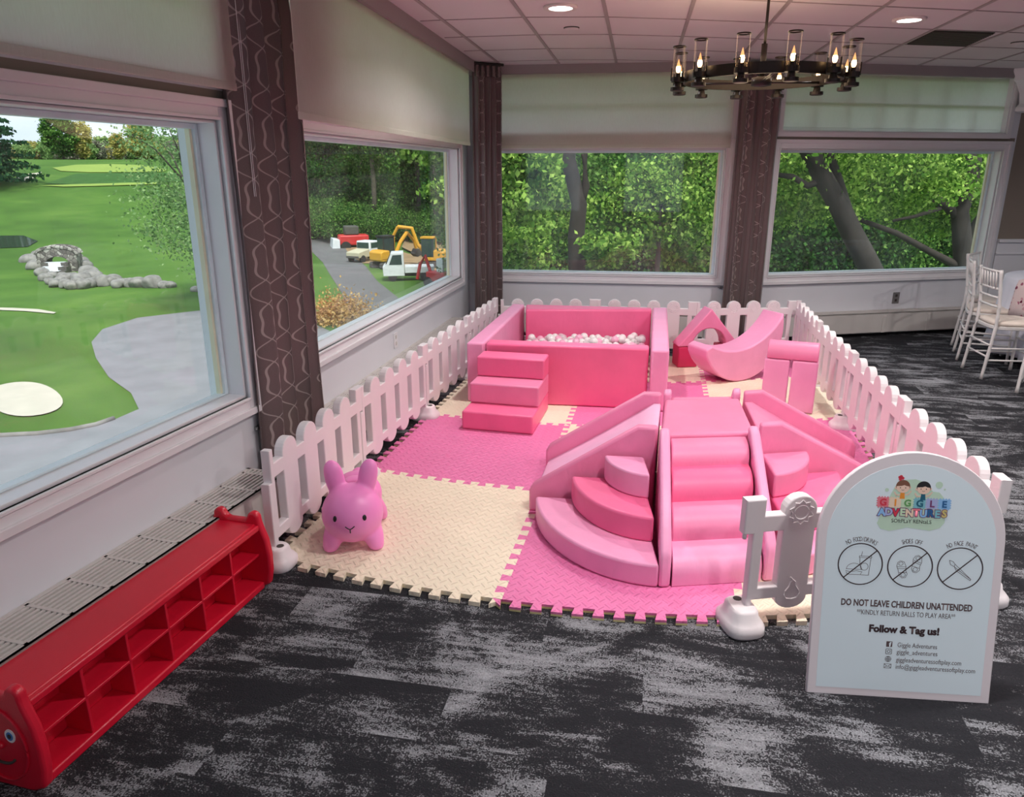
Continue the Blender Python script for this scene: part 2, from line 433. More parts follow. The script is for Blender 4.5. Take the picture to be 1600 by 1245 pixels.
# ceiling grid: tee bars follow the bowed plan of the window wall
bm_ = MB()
rowx = [-0.75, -0.4501, 0.078, 0.604, 1.141, 1.715, 2.325, 2.928, 3.5, 4.1, 4.7, 5.3, 5.9, 6.5, 7.1]
rowy = [5.37, 5.309, 5.215, 5.205, 5.285, 5.40, 5.525, 5.64, 5.748, 5.86, 5.97, 6.08, 6.19, 6.30, 6.41]
kz = (CEIL-1.66)/(2.6-1.66)
rowx = [x*kz for x in rowx]; rowy = [y*kz for y in rowy]
CD = (0.163, 0.9866)
def inside(x, y):
    lx = min(-0.74 + (y-4.86)*0.1533, -0.33) if y > 3 else -1.3
    ly = (7.75 - 0.13*(x+0.1)) if x < 2.35 else 7.44 + 0.205*(x-2.35)
    return x > lx and y < ly
for k in range(-9, 5):
    t = 0.66*k
    pts = [(x+CD[0]*t, y+CD[1]*t) for x, y in zip(rowx, rowy)]
    for p, q in zip(pts, pts[1:]):
        n = 6
        for i in range(n):
            a = (p[0]+(q[0]-p[0])*i/n, p[1]+(q[1]-p[1])*i/n); b = (p[0]+(q[0]-p[0])*(i+1)/n, p[1]+(q[1]-p[1])*(i+1)/n)
            if inside(*a) and inside(*b):
                d, L = unit(a, b); bm_.box(0, L, -0.007, 0.007, CEIL-0.004, CEIL+0.01, frame(a, d, (-d[1], d[0])))
for x, y in zip(rowx[1:], rowy[1:]):
    for k in range(-50, 22):
        a = (x+CD[0]*0.13*k, y+CD[1]*0.13*k); b = (a[0]+CD[0]*0.13, a[1]+CD[1]*0.13)
        if inside(*a) and inside(*b):
            bm_.box(0, 0.13, -0.012, 0.012, CEIL-0.006, CEIL+0.01, frame(a, CD, (CD[1], -CD[0])))
structure(bm_.build('trim_1', M['tbar']))

# walls and windows
s1a, s1b = F1.s_at_y(0.75), F1.s_at_y(3.36)
wall('wall_left', F1, F1.s_at_y(-3.4), F1.s_at_y(3.50), s1a, s1b, s1a-0.03, s1b-0.02)
picture_window('window_1', F1, s1a, s1b); upper_window('window_5', F1, s1a-0.03, s1b-0.02, 5, False)
s2a, s2b = F2.s_at_y(4.15), F2.s_at_y(7.45)
wall('wall_left', F2, F2.s_at_y(3.40), F2.s_at_y(7.95), s2a, s2b, s2a, s2b)
picture_window('window_2', F2, s2a, s2b); upper_window('window_6', F2, s2a, s2b, 6, False)
s3a, s3b = F3.s_at_x(-0.28), F3.s_at_x(2.07)
wall('wall_back', F3, F3.s_at_x(-0.62), F3.s_at_x(2.41), s3a, s3b, s3a, s3b)
picture_window('window_3', F3, s3a, s3b); upper_window('window_7', F3, s3a, s3b, 6, False)
s4a, s4b = F4.s_at_x(2.56), F4.s_at_x(5.03)
wall('wall_back', F4, F4.s_at_x(2.36), F4.s_at_x(5.17), s4a, s4b, s4a, s4b)
picture_window('window_4', F4, s4a, s4b); upper_window('window_8', F4, s4a, s4b, 7, True)
# the rest of the room behind the viewer: solid right side, window wall at the back
m = MB(); m.box(9.4, 9.6, -3.6, 8.3, 0, CEIL+0.1); structure(m.build('wall_right_side', M['wall_dark']))
m = MB(); m.box(-3.4, 9.5, -3.7, -3.5, 0, 0.7); m.box(-3.4, 9.5, -3.7, -3.5, 2.1, CEIL+0.1)
for k in range(6): m.box(-3.4+2.5*k-0.35, -3.4+2.5*k+0.75, -3.7, -3.5, 0.7, 2.1)
structure(m.build('wall_front', M['wall']))
# right return wall, with wainscot
m = MB(); m.box(5.14, 9.5, 8.04, 8.3, 0, CEIL+0.1); structure(m.build('wall_right', M['wall_dark']))
m = MB(); m.box(5.20, 9.4, 8.02, 8.04, 0, 0.93); m.box(5.20, 9.4, 7.995, 8.04, 0.93, 0.965); m.box(5.20, 9.4, 8.005, 8.04, 0.80, 0.82); m.box(5.20, 9.4, 8.005, 8.04, 0, 0.12)
structure(m.build('trim_2', M['wall'], bevel=0.004))
m = MB(); m.lathe([(0.05, 2.22), (0.10, 2.23), (0.10, 2.27), (0.07, 2.30), (0.09, 2.40), (0.14, 2.50), (0.17, 2.52), (0.17, 2.56), (0.20, 2.60), (0.20, CEIL)], (5.16, 7.93, 0), 4)
structure(m.build('trim_3', M['trim'], bevel=0.004))
# strips of darker wall between upper and lower windows
m = MB(); m.box(F1.s_at_y(-3.4), F1.s_at_y(3.49), IN-0.004, IN, 1.945, 1.985, F1)
structure(m.build('trim_4', M['wall_dark']))
m = MB(); m.box(F4.s_at_x(2.5), F4.s_at_x(5.15), IN-0.004, IN, 1.945, 1.98, F4)
structure(m.build('trim_5', M['wall_dark']))
# soffits under the ceiling line
A2, B2 = (-0.74, 4.86), (-0.372, 7.26)
FS = Facet(A2, B2, 1)
m = MB(); m.box(FS.s_at_y(3.6), FS.s_at_y(7.72), 0, 0.30, 2.535, CEIL, FS); structure(m.build('trim_6', M['soffit']))
m = MB(); m.box(F3.s_at_x(-0.55), F3.s_at_x(2.39), IN-0.06, IN, 2.545, CEIL, F3); structure(m.build('trim_7', M['soffit']))
m = MB(); m.box(F4.s_at_x(2.33), F4.s_at_x(5.28), IN-0.06, IN, 2.545, CEIL, F4); structure(m.build('trim_8', M['soffit']))

# roller shades
def shade(F, a, b, z0, z1, d, label, chain=None):
    o = F((a+b)/2, d, z0); t = thing('roller_shade', label, 'shade', o)
    m = MB(); m.box(a, b, d-0.0015, d+0.0015, z0+0.03, z1, F); m.build('fabric', M['shade'], t, origin=o)
    m = MB(); m.box(a, b, d-0.006, d+0.006, z0, z0+0.032, F); m.build('hem_bar', M['shade'], t, origin=o, bevel=0.003)
    m = MB(); m.tube([F(a, d+0.022, z1-0.022), F(b, d+0.022, z1-0.022)], 0.018, 12); m.build('roller', M['shade'], t, origin=o)
    if chain:
        m = MB(); s, zc = chain
        for k in (0, 0.012): 
            m.tube([F(s+k, d-0.02, zc), F(s+k, d-0.02, z1)], 0.0016, 5)
        m.build('bead_chain', M['trim'], t, origin=o)
    return t
shade(F1, s1a-0.02, F1.s_at_y(3.45), 1.987, 2.56, IN-0.05, 'long white roller shade half lowered above the golf course window', (F1.s_at_y(3.475), 1.55))
shade(FS, FS.s_at_y(3.57), FS.s_at_y(7.30), 1.885, 2.535, 0.03, 'white roller shade lowered over the window that shows the parked diggers')
shade(F3, F3.s_at_x(-0.36), F3.s_at_x(2.10), 1.872, 2.545, IN-0.065, 'white roller shade between the corner curtain and the middle curtain', (F3.s_at_x(2.11), 0.60))
shade(F4, s4a+0.015, s4b-0.015, ZU0+0.012, 2.55, -0.06, 'greenish white roller shade above the leaning tree trunk window')

# baseboard heaters
def heater(F, a, b, h, dep, label, joints):
    o = F((a+b)/2, IN-dep/2, 0); t = thing('baseboard_heater', label, 'heater', o)
    m = MB(); d0, d1 = IN-dep, IN-0.002
    m.box(a, b, d0, d0+0.012, 0.045, h, F); m.box(a, b, d0, d0+0.02, h-0.012, h, F); m.box(a, b, d1-0.02, d1, 0.0, h, F)
    m.box(a, a+0.012, d0, d1, 0.0, h, F); m.box(b-0.012, b, d0, d1, 0.0, h, F)
    m.build('cover', M['metalw'], t, origin=o)
    m = MB(); m.box(a+0.012, b-0.012, d0+0.02, d1-0.02, 0.05, h-0.03, F); m.build('dark_core', M['slot'], t, origin=o)
    m = MB(); n = max(6, int(dep/0.026))
    for k in range(n):
        y = d0+0.018+(d1-d0-0.036)*(k+0.5)/n
        m.box(a+0.01, b-0.01, y-0.0055, y+0.0055, h-0.012, h-0.001, F)
    s = a+0.05
    while s < b:
        m.box(s, s+0.014, d0+0.01, d1-0.01, h-0.010, h, F); s += 0.165
    m.build('grille', M['metalw'], t, origin=o)
    for s in joints:
        m = MB(); m.box(s-0.02, s+0.02, d0-0.006, d0, 0.04, h-0.03, F); m.build('joint_cover', M['metalw'], t, origin=o, bevel=0.002)
    return t
heater(F1, F1.s_at_y(-2.5), F1.s_at_y(3.31), 0.30, 0.215, 'low enamel baseboard heater with slotted grille behind the red shelf', [])
heater(F2, F2.s_at_y(4.15), F2.s_at_y(7.1), 0.30, 0.14, 'low enamel baseboard heater under the window that shows the parked diggers', [])
heater(F3, F3.s_at_x(0.05), F3.s_at_x(1.98), 0.26, 0.14, 'low baseboard heater behind the back picket fence under the leafy window', [])
heater(F4, F4.s_at_x(2.62), F4.s_at_x(5.15), 0.25, 0.17, 'long white baseboard heater along the wall under the leaning tree trunk window', [F4.s_at_x(3.83), F4.s_at_x(4.35)])

# outlets and cord cleats on the walls
def outlet(F, s, z, label, mat='outlet'):
    o = F(s, IN-0.004, z); t = thing('wall_outlet', label, 'outlet', o)
    m = MB(); m.box(s-0.04, s+0.04, IN-0.006, IN-0.0005, z-0.06, z+0.06, F); m.build('plate', M[mat], t, origin=o, bevel=0.002)
    for dz in (-0.025, 0.025):
        m = MB(); m.box(s-0.014, s+0.014, IN-0.009, IN-0.005, z+dz-0.014, z+dz+0.014, F); m.build('socket', M['hole' if mat == 'outlet' else 'metalw'], t, origin=o, bevel=0.004)
outlet(F4, F4.s_at_x(4.06), 0.37, 'grey wall outlet on the pale wall above the long white heater')
outlet(F2, F2.s_at_y(5.55), 0.42, 'pale wall outlet behind the left picket fence', 'trim')
def cleat(F, s, z, label):
    o = F(s, IN-0.01, z); t = thing('cord_cleat', label, 'cleat', o)
    m = MB(); m.box(s-0.008, s+0.008, IN-0.02, IN-0.0005, z-0.008, z+0.008, F); m.build('post', M['steel'], t, origin=o)
    m = MB(); m.tube([F(s-0.03, IN-0.026, z+0.004), F(s-0.012, IN-0.021, z), F(s+0.012, IN-0.021, z), F(s+0.03, IN-0.026, z+0.004)], 0.004, 8); m.build('horn', M['steel'], t, origin=o, smooth=True)
cleat(F1, F1.s_at_y(3.40), 0.47, 'small metal cord cleat on the wall beside the near curtain')
cleat(F3, F3.s_at_x(2.13), 0.53, 'small metal cord cleat below the corner of the leafy window')

# curtains
def curtain(A, B, z0, z1, n, amp, label, spread=1.0, seed=0):
    D, L = unit(A, B); N = (-D[1], D[0]); o = ((A[0]+B[0])/2, (A[1]+B[1])/2, z0); rnd = random.Random(seed)
    t = thing('curtain', label, 'curtain', o)
    m = MB(); nu, nv = n*14, 22; ph = [rnd.uniform(-0.5, 0.5) for _ in range(n+2)]; am = [rnd.uniform(0.7, 1.2) for _ in range(n+2)]
    for j in range(nv+1):
        v = j/nv; z = z0+(z1-z0)*v
        pinch = 1 - 0.55*sstep(0.93, 0.985, v); tight = 0.98 + 0.02*spread*(1-v)**0.5
        for i in range(nu+1):
            u = i/nu; k = u*n; kk = int(min(k, n-1)); w = ph[kk]*(1-(k-kk))+ph[kk+1]*(k-kk)
            a = amp*(am[kk]*(1-(k-kk))+am[kk+1]*(k-kk))*pinch
            s = ((u-0.5)*tight+0.5)*L + 0.35*a*math.sin(4*PI*k+w)
            d = a*math.sin(2*PI*k+w*(1-0.5*v)) + 0.006*math.sin(9*v+3*k)
            m.uv[len(m.v)] = (u*L*1.3, z); m.v.append((A[0]+s*D[0]+d*N[0], A[1]+s*D[1]+d*N[1], z))
    for j in range(nv):
        for i in range(nu):
            a = j*(nu+1)+i; m.f.append([a, a+1, a+nu+2, a+nu+1]); m.m.append(0)
    c = m.build('drape', M['curtain'], t, smooth=True, origin=o)
    sd = c.modifiers.new('thick', 'SOLIDIFY'); sd.thickness = 0.003
    for k in range(n):
        m = MB(); s = (k+0.5)/n*L*0.94+0.03*L; m.box(s-0.012, s+0.012, -0.03, 0.03, z1-0.10, z1-0.005, frame(A, D, N)); m.build('pinch_pleat', M['curtain'], t, origin=o, bevel=0.008)
    m = MB(); m.tube([(A[0]+D[0]*s, A[1]+D[1]*s, z1+0.012) for s in (-0.02, L+0.02)], 0.012, 10); m.build('track', M['bronze'], t, origin=o)
curtain((-1.185, 3.33), (-1.095, 4.00), 0.03, 2.56, 4, 0.042, 'tall taupe curtain with wavy lines between the two left windows', seed=2)
curtain((-0.37, 7.40), (-0.10, 7.54), 0.03, 2.60, 5, 0.030, 'narrow taupe curtain with wavy lines in the room corner', seed=3)
curtain((2.09, 7.27), (2.47, 7.27), 0.03, 2.58, 5, 0.035, 'taupe curtain with wavy lines behind the chandelier', seed=4)

# ceiling fittings
DL = 25.0
def downlight(x, y, label, group=None):
    t = thing('recessed_downlight', label, 'ceiling light', (x, y, CEIL-0.01), 0, group)
    m = MB(); m.lathe([(0.075, -0.004), (0.10, -0.006), (0.105, 0.0), (0.105, 0.012), (0.07, 0.012), (0.07, 0.0)], (0,0,0), 32, cap0=False, cap1=False); m.build('trim_ring', M['dlring'], t, smooth=True)
    m = MB(); m.lathe([(0.074, -0.001), (0.074, 0.006)], (0,0,0), 32); m.build('lens', M['downlight'], t)
    l = bpy.data.lights.new('downlight_lamp', 'AREA'); l.shape = 'DISK'; l.size = 0.15; l.energy = DL; l.color = (1.0, 0.955, 0.93); l.spread = math.radians(150)
    lo = bpy.data.objects.new('downlight_lamp', l); C.objects.link(lo); lo.parent = t; lo.location = (0, 0, -0.02)

def CP(px, py):      # a pixel of the photo on the ceiling plane
    u = (px-800)/1150; v = (622.5-py)/1150; cp, sp = math.cos(PITCH), math.sin(PITCH)
    d = (u, cp+v*sp, -sp+v*cp); t = (CEIL-1.66)/d[2]; return (t*d[0], t*d[1])
x, y = CP(876, 10); downlight(x, y, 'round lit downlight in the ceiling near the left windows')
x, y = CP(1421, 29); downlight(x, y, 'round lit downlight in the ceiling between chandelier and dark vent')
for x, y in ((1.0, 2.3), (2.6, 2.6), (4.6, 3.2), (1.4, 0.0), (3.6, 0.3), (6.2, 5.2), (6.4, 2.0)):  # unseen downlights, added to brighten the room
    downlight(x, y, 'round lit downlight in the ceiling behind or above the viewer', 'downlights outside the picture')
def sprinkler(px, py, label):
    x, y = CP(px, py); t = thing('sprinkler_cover', label, 'sprinkler', (x, y, CEIL-0.012))
    m = MB(); m.lathe([(0.02, 0.012), (0.05, 0.008), (0.052, 0.003), (0.045, 0.0)], (0,0,0), 24); m.build('plate', M['ceil'], t, smooth=True)
    m = MB(); m.tube([(0.053*math.cos(a), 0.053*math.sin(a), 0.009) for a in [2*PI*i/24 for i in range(24)]], 0.0035, 6, closed=True); m.build('rim', M['hole'], t)
sprinkler(893, 43, 'flat round sprinkler cover in the ceiling below the left downlight')
sprinkler(1592, 66, 'flat round sprinkler cover in the ceiling right of the dark vent')
p = [CP(1458, 47), CP(1555, 50.5), CP(1510, 71), CP(1417, 67.5)]
o = (sum(q[0] for q in p)/4, sum(q[1] for q in p)/4, CEIL-0.012)
t = thing('return_air_vent', 'dark square slatted vent set in the ceiling grid', 'vent', o)
f = bil(p[3], p[2], p[1], p[0]); m = MB(); m.box(0, 1, 0, 1, CEIL-0.006, CEIL-0.001, f); m.build('backing', M['slot'], t, origin=o)
m = MB()
for k in range(14): m.box(0.01, 0.99, (k+0.15)/14, (k+0.6)/14, CEIL-0.012, CEIL-0.006, f)
m.build('louver', M['grill'], t, origin=o)

# chandelier
CHX, CHY, CHZ, CHR = 1.405, 4.49, 2.165, 0.43
ch = thing('chandelier', 'round dark bronze chandelier with candle bulbs in clear glass cylinders', 'chandelier', (CHX, CHY, CHZ))
m = MB(); m.lathe([(CHR-0.012, -0.028), (CHR, -0.028), (CHR, 0.028), (CHR-0.012, 0.028), (CHR-0.012, -0.028)], (0,0,0), 72, cap0=False, cap1=False); m.build('ring', M['bronze'], ch, smooth=False)
m = MB(); m.tube([(0,0,-0.03), (0,0,0.17)], 0.016, 14); m.tube([(0,0,0.17), (0,0,CEIL-CHZ)], 0.008, 12); m.build('stem', M['bronze'], ch, smooth=True)
m = MB(); m.lathe([(0.03,-0.05),(0.055,-0.045),(0.055,-0.005),(0.03,0.0)], (0,0,0), 24); m.build('hub', M['bronze'], ch, smooth=True)
m = MB(); m.lathe([(0.07, CEIL-CHZ), (0.07, CEIL-CHZ-0.02), (0.03, CEIL-CHZ-0.035)], (0,0,0), 24); m.build('canopy', M['bronze'], ch, smooth=True)
m = MB()
for k in range(3):
    a = 0.4 + k*2*PI/3; m.tube([(0.05*math.cos(a), 0.05*math.sin(a), -0.025), ((CHR-0.006)*math.cos(a), (CHR-0.006)*math.sin(a), -0.012)], 0.007, 8)
m.build('spoke', M['bronze'], ch, smooth=True)
for k in range(12):
    a = math.radians(-90 + 30*k); r = CHR+0.042; cx, cy = r*math.cos(a), r*math.sin(a)
    m = MB(); m.lathe([(0.03,-0.075),(0.038,-0.072),(0.038,-0.055),(0.022,-0.052),(0.018,-0.03),(0.036,-0.028),(0.036,-0.002),(0.012,0.0),(0.012,0.02),(0.0,0.021)], (cx, cy, 0), 18)
    for q in range(3):
        b = a+q*2*PI/3; m.box(-0.003, 0.003, 0.034, 0.040, -0.02, 0.045, (lambda b: lambda u, v, z: (cx+v*math.cos(b)-u*math.sin(b), cy+v*math.sin(b)+u*math.cos(b), z))(b))
    m.box(CHR-0.01, r, -0.006, 0.006, -0.02, -0.008, (lambda a: lambda u, v, z: (u*math.cos(a)-v*math.sin(a), u*math.sin(a)+v*math.cos(a), z))(a))
    h = m.build('candle_holder', M['bronze'], ch)
    m = MB(); m.lathe([(0.0325,-0.02),(0.0325,0.155)], (cx, cy, 0), 24, cap0=False, cap1=False); m.build('glass_cylinder', M['tumbler'], h, smooth=True)
    m = MB(); m.tube([(cx+0.033*math.cos(b), cy+0.033*math.sin(b), 0.155) for b in [2*PI*i/24 for i in range(24)]], 0.0042, 6, closed=True); m.build('rim', M['bronze'], h, smooth=True)
    m = MB(); m.lathe([(0.006,0.02),(0.012,0.032),(0.0135,0.042),(0.010,0.056)], (cx, cy, 0), 14, cap0=False); m.build('bulb', M['bulb'], h, smooth=True)
    m = MB(); m.lathe([(0.0105,0.055),(0.007,0.07),(0.003,0.085),(0.0005,0.093)], (cx, cy, 0), 14); m.build('bulb_tip', M['flame_glass'], h, smooth=True)
l = bpy.data.lights.new('chandelier_lamp', 'POINT'); l.energy = 14; l.color = (1.0, 0.72, 0.45); l.shadow_soft_size = 0.4
lo = bpy.data.objects.new('chandelier_lamp', l); C.objects.link(lo); lo.parent = ch; lo.location = (0, 0, 0.12)

# ------------------------------------------------------------------ foam mats (3 x 4 jigsaw tiles)
CX = [-1.0733, 1.0378, 0.2575, -0.0298, -0.0469, -0.0049, 0.0193]
CY = [2.9192, -0.4736, 1.0258, 0.1186, 0.0591, -0.006, -0.0042]
def mat_xy(i, j):
    if j > 3: j = 3 + (j-3)*0.84
    b = (1, i, j, i*i, i*j, j*j, i*i*j)
    return (sum(p*q for p, q in zip(CX, b)), sum(p*q for p, q in zip(CY, b)))
NT_ = 12
def jig(along, const, vertical):
    """the shared jigsaw edge: points (i,j) from along to along+1"""
    pts = []
    for k in range(NT_):
        a = along + k/NT_; w = 1.0/NT_; h = 0.020
        o = ((0.0, -h), (0.16, -h), (0.27, h), (0.73, h), (0.84, -h)) if k else ((0.0, 0.0), (0.16, -h), (0.27, h), (0.73, h), (0.84, -h))
        # dovetail: the tooth is wider at its tip
        o = ((0.0, -h if k else 0.0), (0.28, -h), (0.20, h), (0.80, h), (0.72, -h))
        for u, d in o: pts.append((a+u*w, d))
    pts.append((along+1, 0.0))
    return [((const+d, a) if vertical else (a, const+d)) for a, d in pts]
TILE_LABELS = {}
rowname = ['front row', 'second row', 'third row', 'back row']; colname = ['left', 'middle', 'right']
spots = {(0,0): 'cream foam floor mat under the pink rabbit', (1,0): 'pink foam floor mat under the round steps at the front edge', (2,0): 'cream foam floor mat behind the arched white sign',
         (0,1): 'pink foam floor mat in front of the three-step foam stairs', (1,1): 'cream foam floor mat under the back of the left slide', (2,1): 'pink foam floor mat beside the right slide along the right fence',
         (0,2): 'cream foam floor mat under the left half of the ball pit', (1,2): 'pink foam floor mat under the right half of the ball pit', (2,2): 'cream foam floor mat under the two upright pink blocks',
         (0,3): 'pink foam floor mat at the back left, hidden by the ball pit', (1,3): 'cream foam floor mat under the dark pink cube behind the ball pit', (2,3): 'pink foam floor mat under the rocking crescent in the back right corner'}
for i in range(3):
    for j in range(4):
        pink = (i+j) % 2 == 1
        e0 = jig(i, j, False); e1 = jig(j, i+1, True); e2 = jig(i, j+1, False)[::-1]; e3 = jig(j, i, True)[::-1]
        poly = e0[:-1] + e1[:-1] + e2[:-1] + e3[:-1]
        g = mat_xy(i+0.5, j+0.5); m = MB(); n = len(poly)
        for z in (0.001, 0.010, 0.020):
            for p in poly:
                x, y = mat_xy(*p); m.uv[len(m.v)] = p; m.v.append((x, y, z))
        for k in range(n):
            q = (k+1) % n
            m.f.append([k, q, n+q, n+k]); m.m.append(1); m.f.append([n+k, n+q, 2*n+q, 2*n+k]); m.m.append(0)
        m.f.append(list(range(2*n, 3*n))); m.m.append(0); m.f.append(list(range(n))[::-1]); m.m.append(1)
        mm = M['mat_pink'] if pink else M['mat_cream']
        o = m.build('foam_floor_mat', [mm, M['foam_edge'] if pink else M['mat_cream']], origin=(g[0], g[1], 0)); o.location = (g[0], g[1], 0)
        tag(o, spots[(i, j)], 'mat', 'jigsaw foam floor mats')
MZ = 0.021

# ------------------------------------------------------------------ curve helper: filled outlines with holes
def outline_mesh(name, loops, depth, mat, bev=0.0, res=2):
    """loops of (x,z); extruded along y by +-depth/2"""
    cu = bpy.data.curves.new(name, 'CURVE'); cu.dimensions = '2D'; cu.fill_mode = 'BOTH'; cu.extrude = depth/2-bev; cu.bevel_depth = bev; cu.bevel_resolution = res; cu.offset = -bev
    for lp in loops:
        sp = cu.splines.new('POLY'); sp.points.add(len(lp)-1); sp.use_cyclic_u = True
        for p, q in zip(sp.points, lp): p.co = (q[0], q[1], 0, 1)
    o = bpy.data.objects.new(name, cu); C.objects.link(o)
    dg = bpy.context.evaluated_depsgraph_get()
    me = bpy.data.meshes.new_from_object(o.evaluated_get(dg)); bpy.data.objects.remove(o); bpy.data.curves.remove(cu)
    me.transform(Matrix.Rotation(PI/2, 4, 'X')); me.name = name
    me.materials.clear(); me.materials.append(mat)
    bm = bmesh.new(); bm.from_mesh(me); bmesh.ops.remove_doubles(bm, verts=bm.verts, dist=1e-5); bmesh.ops.recalc_face_normals(bm, faces=bm.faces); bm.to_mesh(me); bm.free()
    for p in me.polygons: p.use_smooth = False
    return me
def place(me, name, parent=None, loc=(0,0,0)):
    o = bpy.data.objects.new(name, me); C.objects.link(o); o.location = loc
    if parent is not None: o.parent = parent
    return o
def arc(cx, cz, rx, rz, a0, a1, n):
    return [(cx+rx*math.cos(math.radians(a0+(a1-a0)*k/n)), cz+rz*math.sin(math.radians(a0+(a1-a0)*k/n))) for k in range(n+1)]

# ------------------------------------------------------------------ picket fence
def foot(parent, x, mat='white_pl'):
    m = MB(); n = 28
    def ring(a, b, z, e=3.2):
        r = []
        for k in range(n):
            t = 2*PI*k/n; c, s = math.cos(t), math.sin(t)
            r.append((x+a*math.copysign(abs(c)**(2/e), c), b*math.copysign(abs(s)**(2/e), s), z))
        return r
    m.loft([ring(0.068,0.088,0.0), ring(0.076,0.098,0.012), ring(0.075,0.097,0.038), ring(0.066,0.086,0.052), ring(0.055,0.072,0.066), ring(0.051,0.067,0.090), ring(0.043,0.058,0.100)])
    f = m.build('foot', M[mat], parent, smooth=True)
    try: f.data.set_sharp_from_angle(angle=math.radians(50))
    except Exception: pass
    m = MB(); m.lathe([(0.016, 0.1002), (0.016, 0.1015)], (x, -0.036, 0), 18); m.build('socket', M['hole'], f)
    return f
def panel(P, Q, label, H=0.54, feet=(True, True), motif=False, z0=0.0):
    """picket panel from P to Q; its near face looks to -y in its own frame"""
    D, L = unit(P, Q); k = H/0.54
    t = thing('fence_panel', label, 'fence', (P[0], P[1], z0), math.atan2(D[1], D[0]), 'white picket fence panels')
    zb, r0, r1, t0, t1, top = 0.075*k, 0.125*k, 0.175*k, 0.405*k, 0.47*k, 0.54*k
    e = 0.030; xs0, xs1 = e+0.012, L-e-0.012; n = 4; pitch = (xs1-xs0)/(n+0.56); pw = pitch*0.66
    cs = [xs0+pitch*(0.78+i) for i in range(n)]
    lo = [(e+0.004, r0)]
    for c in cs:
        lo += [(c-pw/2, r0)] + arc(c, r0-0.002, pw/2, r0-0.002-zb, 180, 360, 12) + [(c+pw/2, r0)]
    # hook end: tall square block at the top, slim post below it; peg end: slim tall post
    lo += [(L-e-0.002, r0), (L-e-0.002, zb+0.005), (L-0.012, zb+0.005), (L-0.012, 0.40*k), (L+0.026, 0.40*k), (L+0.026, top-0.004), (L-e-0.022, top-0.004), (L-e-0.022, t1)]
    for c in cs[::-1]:
        lo += [(c+pw/2, t1)] + arc(c, top-pw*0.46, pw/2, pw*0.46, 0, 180, 12) + [(c-pw/2, t1)]
    lo += [(e+0.024, t1), (e+0.024, top-0.006), (e-0.006, top-0.006), (e-0.006, 0.39*k), (0.0, 0.39*k), (0.0, zb+0.005), (e+0.004, zb+0.005)]
    holes = []
    ed = [e+0.022] + [c for c in cs] + [L-e-0.022]
    hx = [(ed[0], cs[0]-pw/2)] + [(cs[i]+pw/2, cs[i+1]-pw/2) for i in range(n-1)] + [(cs[-1]+pw/2, ed[-1])]
    for a, b in hx: holes.append([(a, r1), (b, r1), (b, t0), (a, t0)])
    me = outline_mesh('lattice', [lo]+holes, 0.042, M['white_pl'], 0.005, 1)
    place(me, 'lattice', t)
    m = MB(); m.tube([(0.016, 0, 0.0+0.05), (0.016, 0, 0.13*k)], 0.014, 12); m.build('leg', M['white_pl'], t, smooth=True)
    m = MB(); m.tube([(L+0.012, 0, 0.40*k), (L+0.012, 0, 0.375*k)], 0.008, 10)
    m.build('peg', M['white_pl'], t, smooth=True)
    if motif:
        y = -0.0215 if motif != 'back' else 0.0215
        for c in cs:
            m = MB(); zc = top-pw*0.52; R = pw*0.22
            m.tube([(c+R*math.cos(a), y, zc+R*math.sin(a)) for a in [2*PI*i/20 for i in range(20)]], 0.0024, 6, closed=True)
            m.tube([(c+R*(1.75 if i % 2 else 1.35)*math.cos(2*PI*i/20), y, zc+R*(1.75 if i % 2 else 1.35)*math.sin(2*PI*i/20)) for i in range(20)], 0.0024, 6, closed=True)
            m.build('sun_emblem', M['white_pl'], t)
            m = MB(); zc = zb+pw*0.60
            pear = [(0,1.35),(0.28,1.1),(0.36,0.6),(0.75,0.05),(0.86,-0.4),(0.6,-0.85),(0,-0.98),(-0.6,-0.85),(-0.86,-0.4),(-0.75,0.05),(-0.36,0.6),(-0.28,1.1)]
            m.tube([(c+p[0]*pw*0.28, y, zc+p[1]*pw*0.28) for p in pear], 0.0024, 6, closed=True)
            m.tube([(c, y, zc+pw*0.37), (c+0.012, y, zc+pw*0.48)], 0.0024, 6)
            m.build('pear_emblem', M['white_pl'], t)
    if feet[0]: foot(t, 0.012)
    if feet[1]: foot(t, L-0.004)
    return t
# left run, front to back (their faces look into the play area)
LP = [(-1.047, 2.868), (-0.849, 3.841), (-0.608, 4.88), (-0.364, 5.909), (-0.155, 6.80)]
lab = ['left fence panel nearest the camera, beside the red shelf', 'left fence panel second from the camera, in front of the wall outlet', 'left fence panel third from the camera, beside the foam stairs', 'left fence panel farthest from the camera, beside the ball pit']
for k in range(4):
    panel(LP[k], LP[k+1], 'white plastic picket '+lab[k], feet=(True, k == 3), motif=False)
BP = [(-0.13, 6.84), (0.776, 6.84), (1.668, 6.70), (2.60, 6.76)]
lab = ['back fence panel behind the left half of the ball pit', 'back fence panel behind the right half of the ball pit', 'back fence panel behind the pink triangle block']
for k in range(3): panel(BP[k], BP[k+1], 'white plastic picket '+lab[k], H=0.52, feet=(k > 0, False), motif=True)
RP = [(2.625, 6.70), (2.42, 5.71), (2.232, 4.675), (2.042, 3.651), (1.888, 2.606)]
lab = ['right fence panel farthest from the camera, next to the crescent', 'right fence panel second from the far corner, beside the upright blocks', 'right fence panel third from the far corner, beside the right slide', 'right fence panel nearest the camera, partly behind the arched sign']
for k in range(4): panel(RP[k], RP[k+1], 'white plastic picket '+lab[k], feet=(True, k == 3))
panel((1.80, 2.575), (0.862, 2.425), 'white plastic picket gate panel with sun and pear emblems behind the sign', feet=(False, True), motif='back')

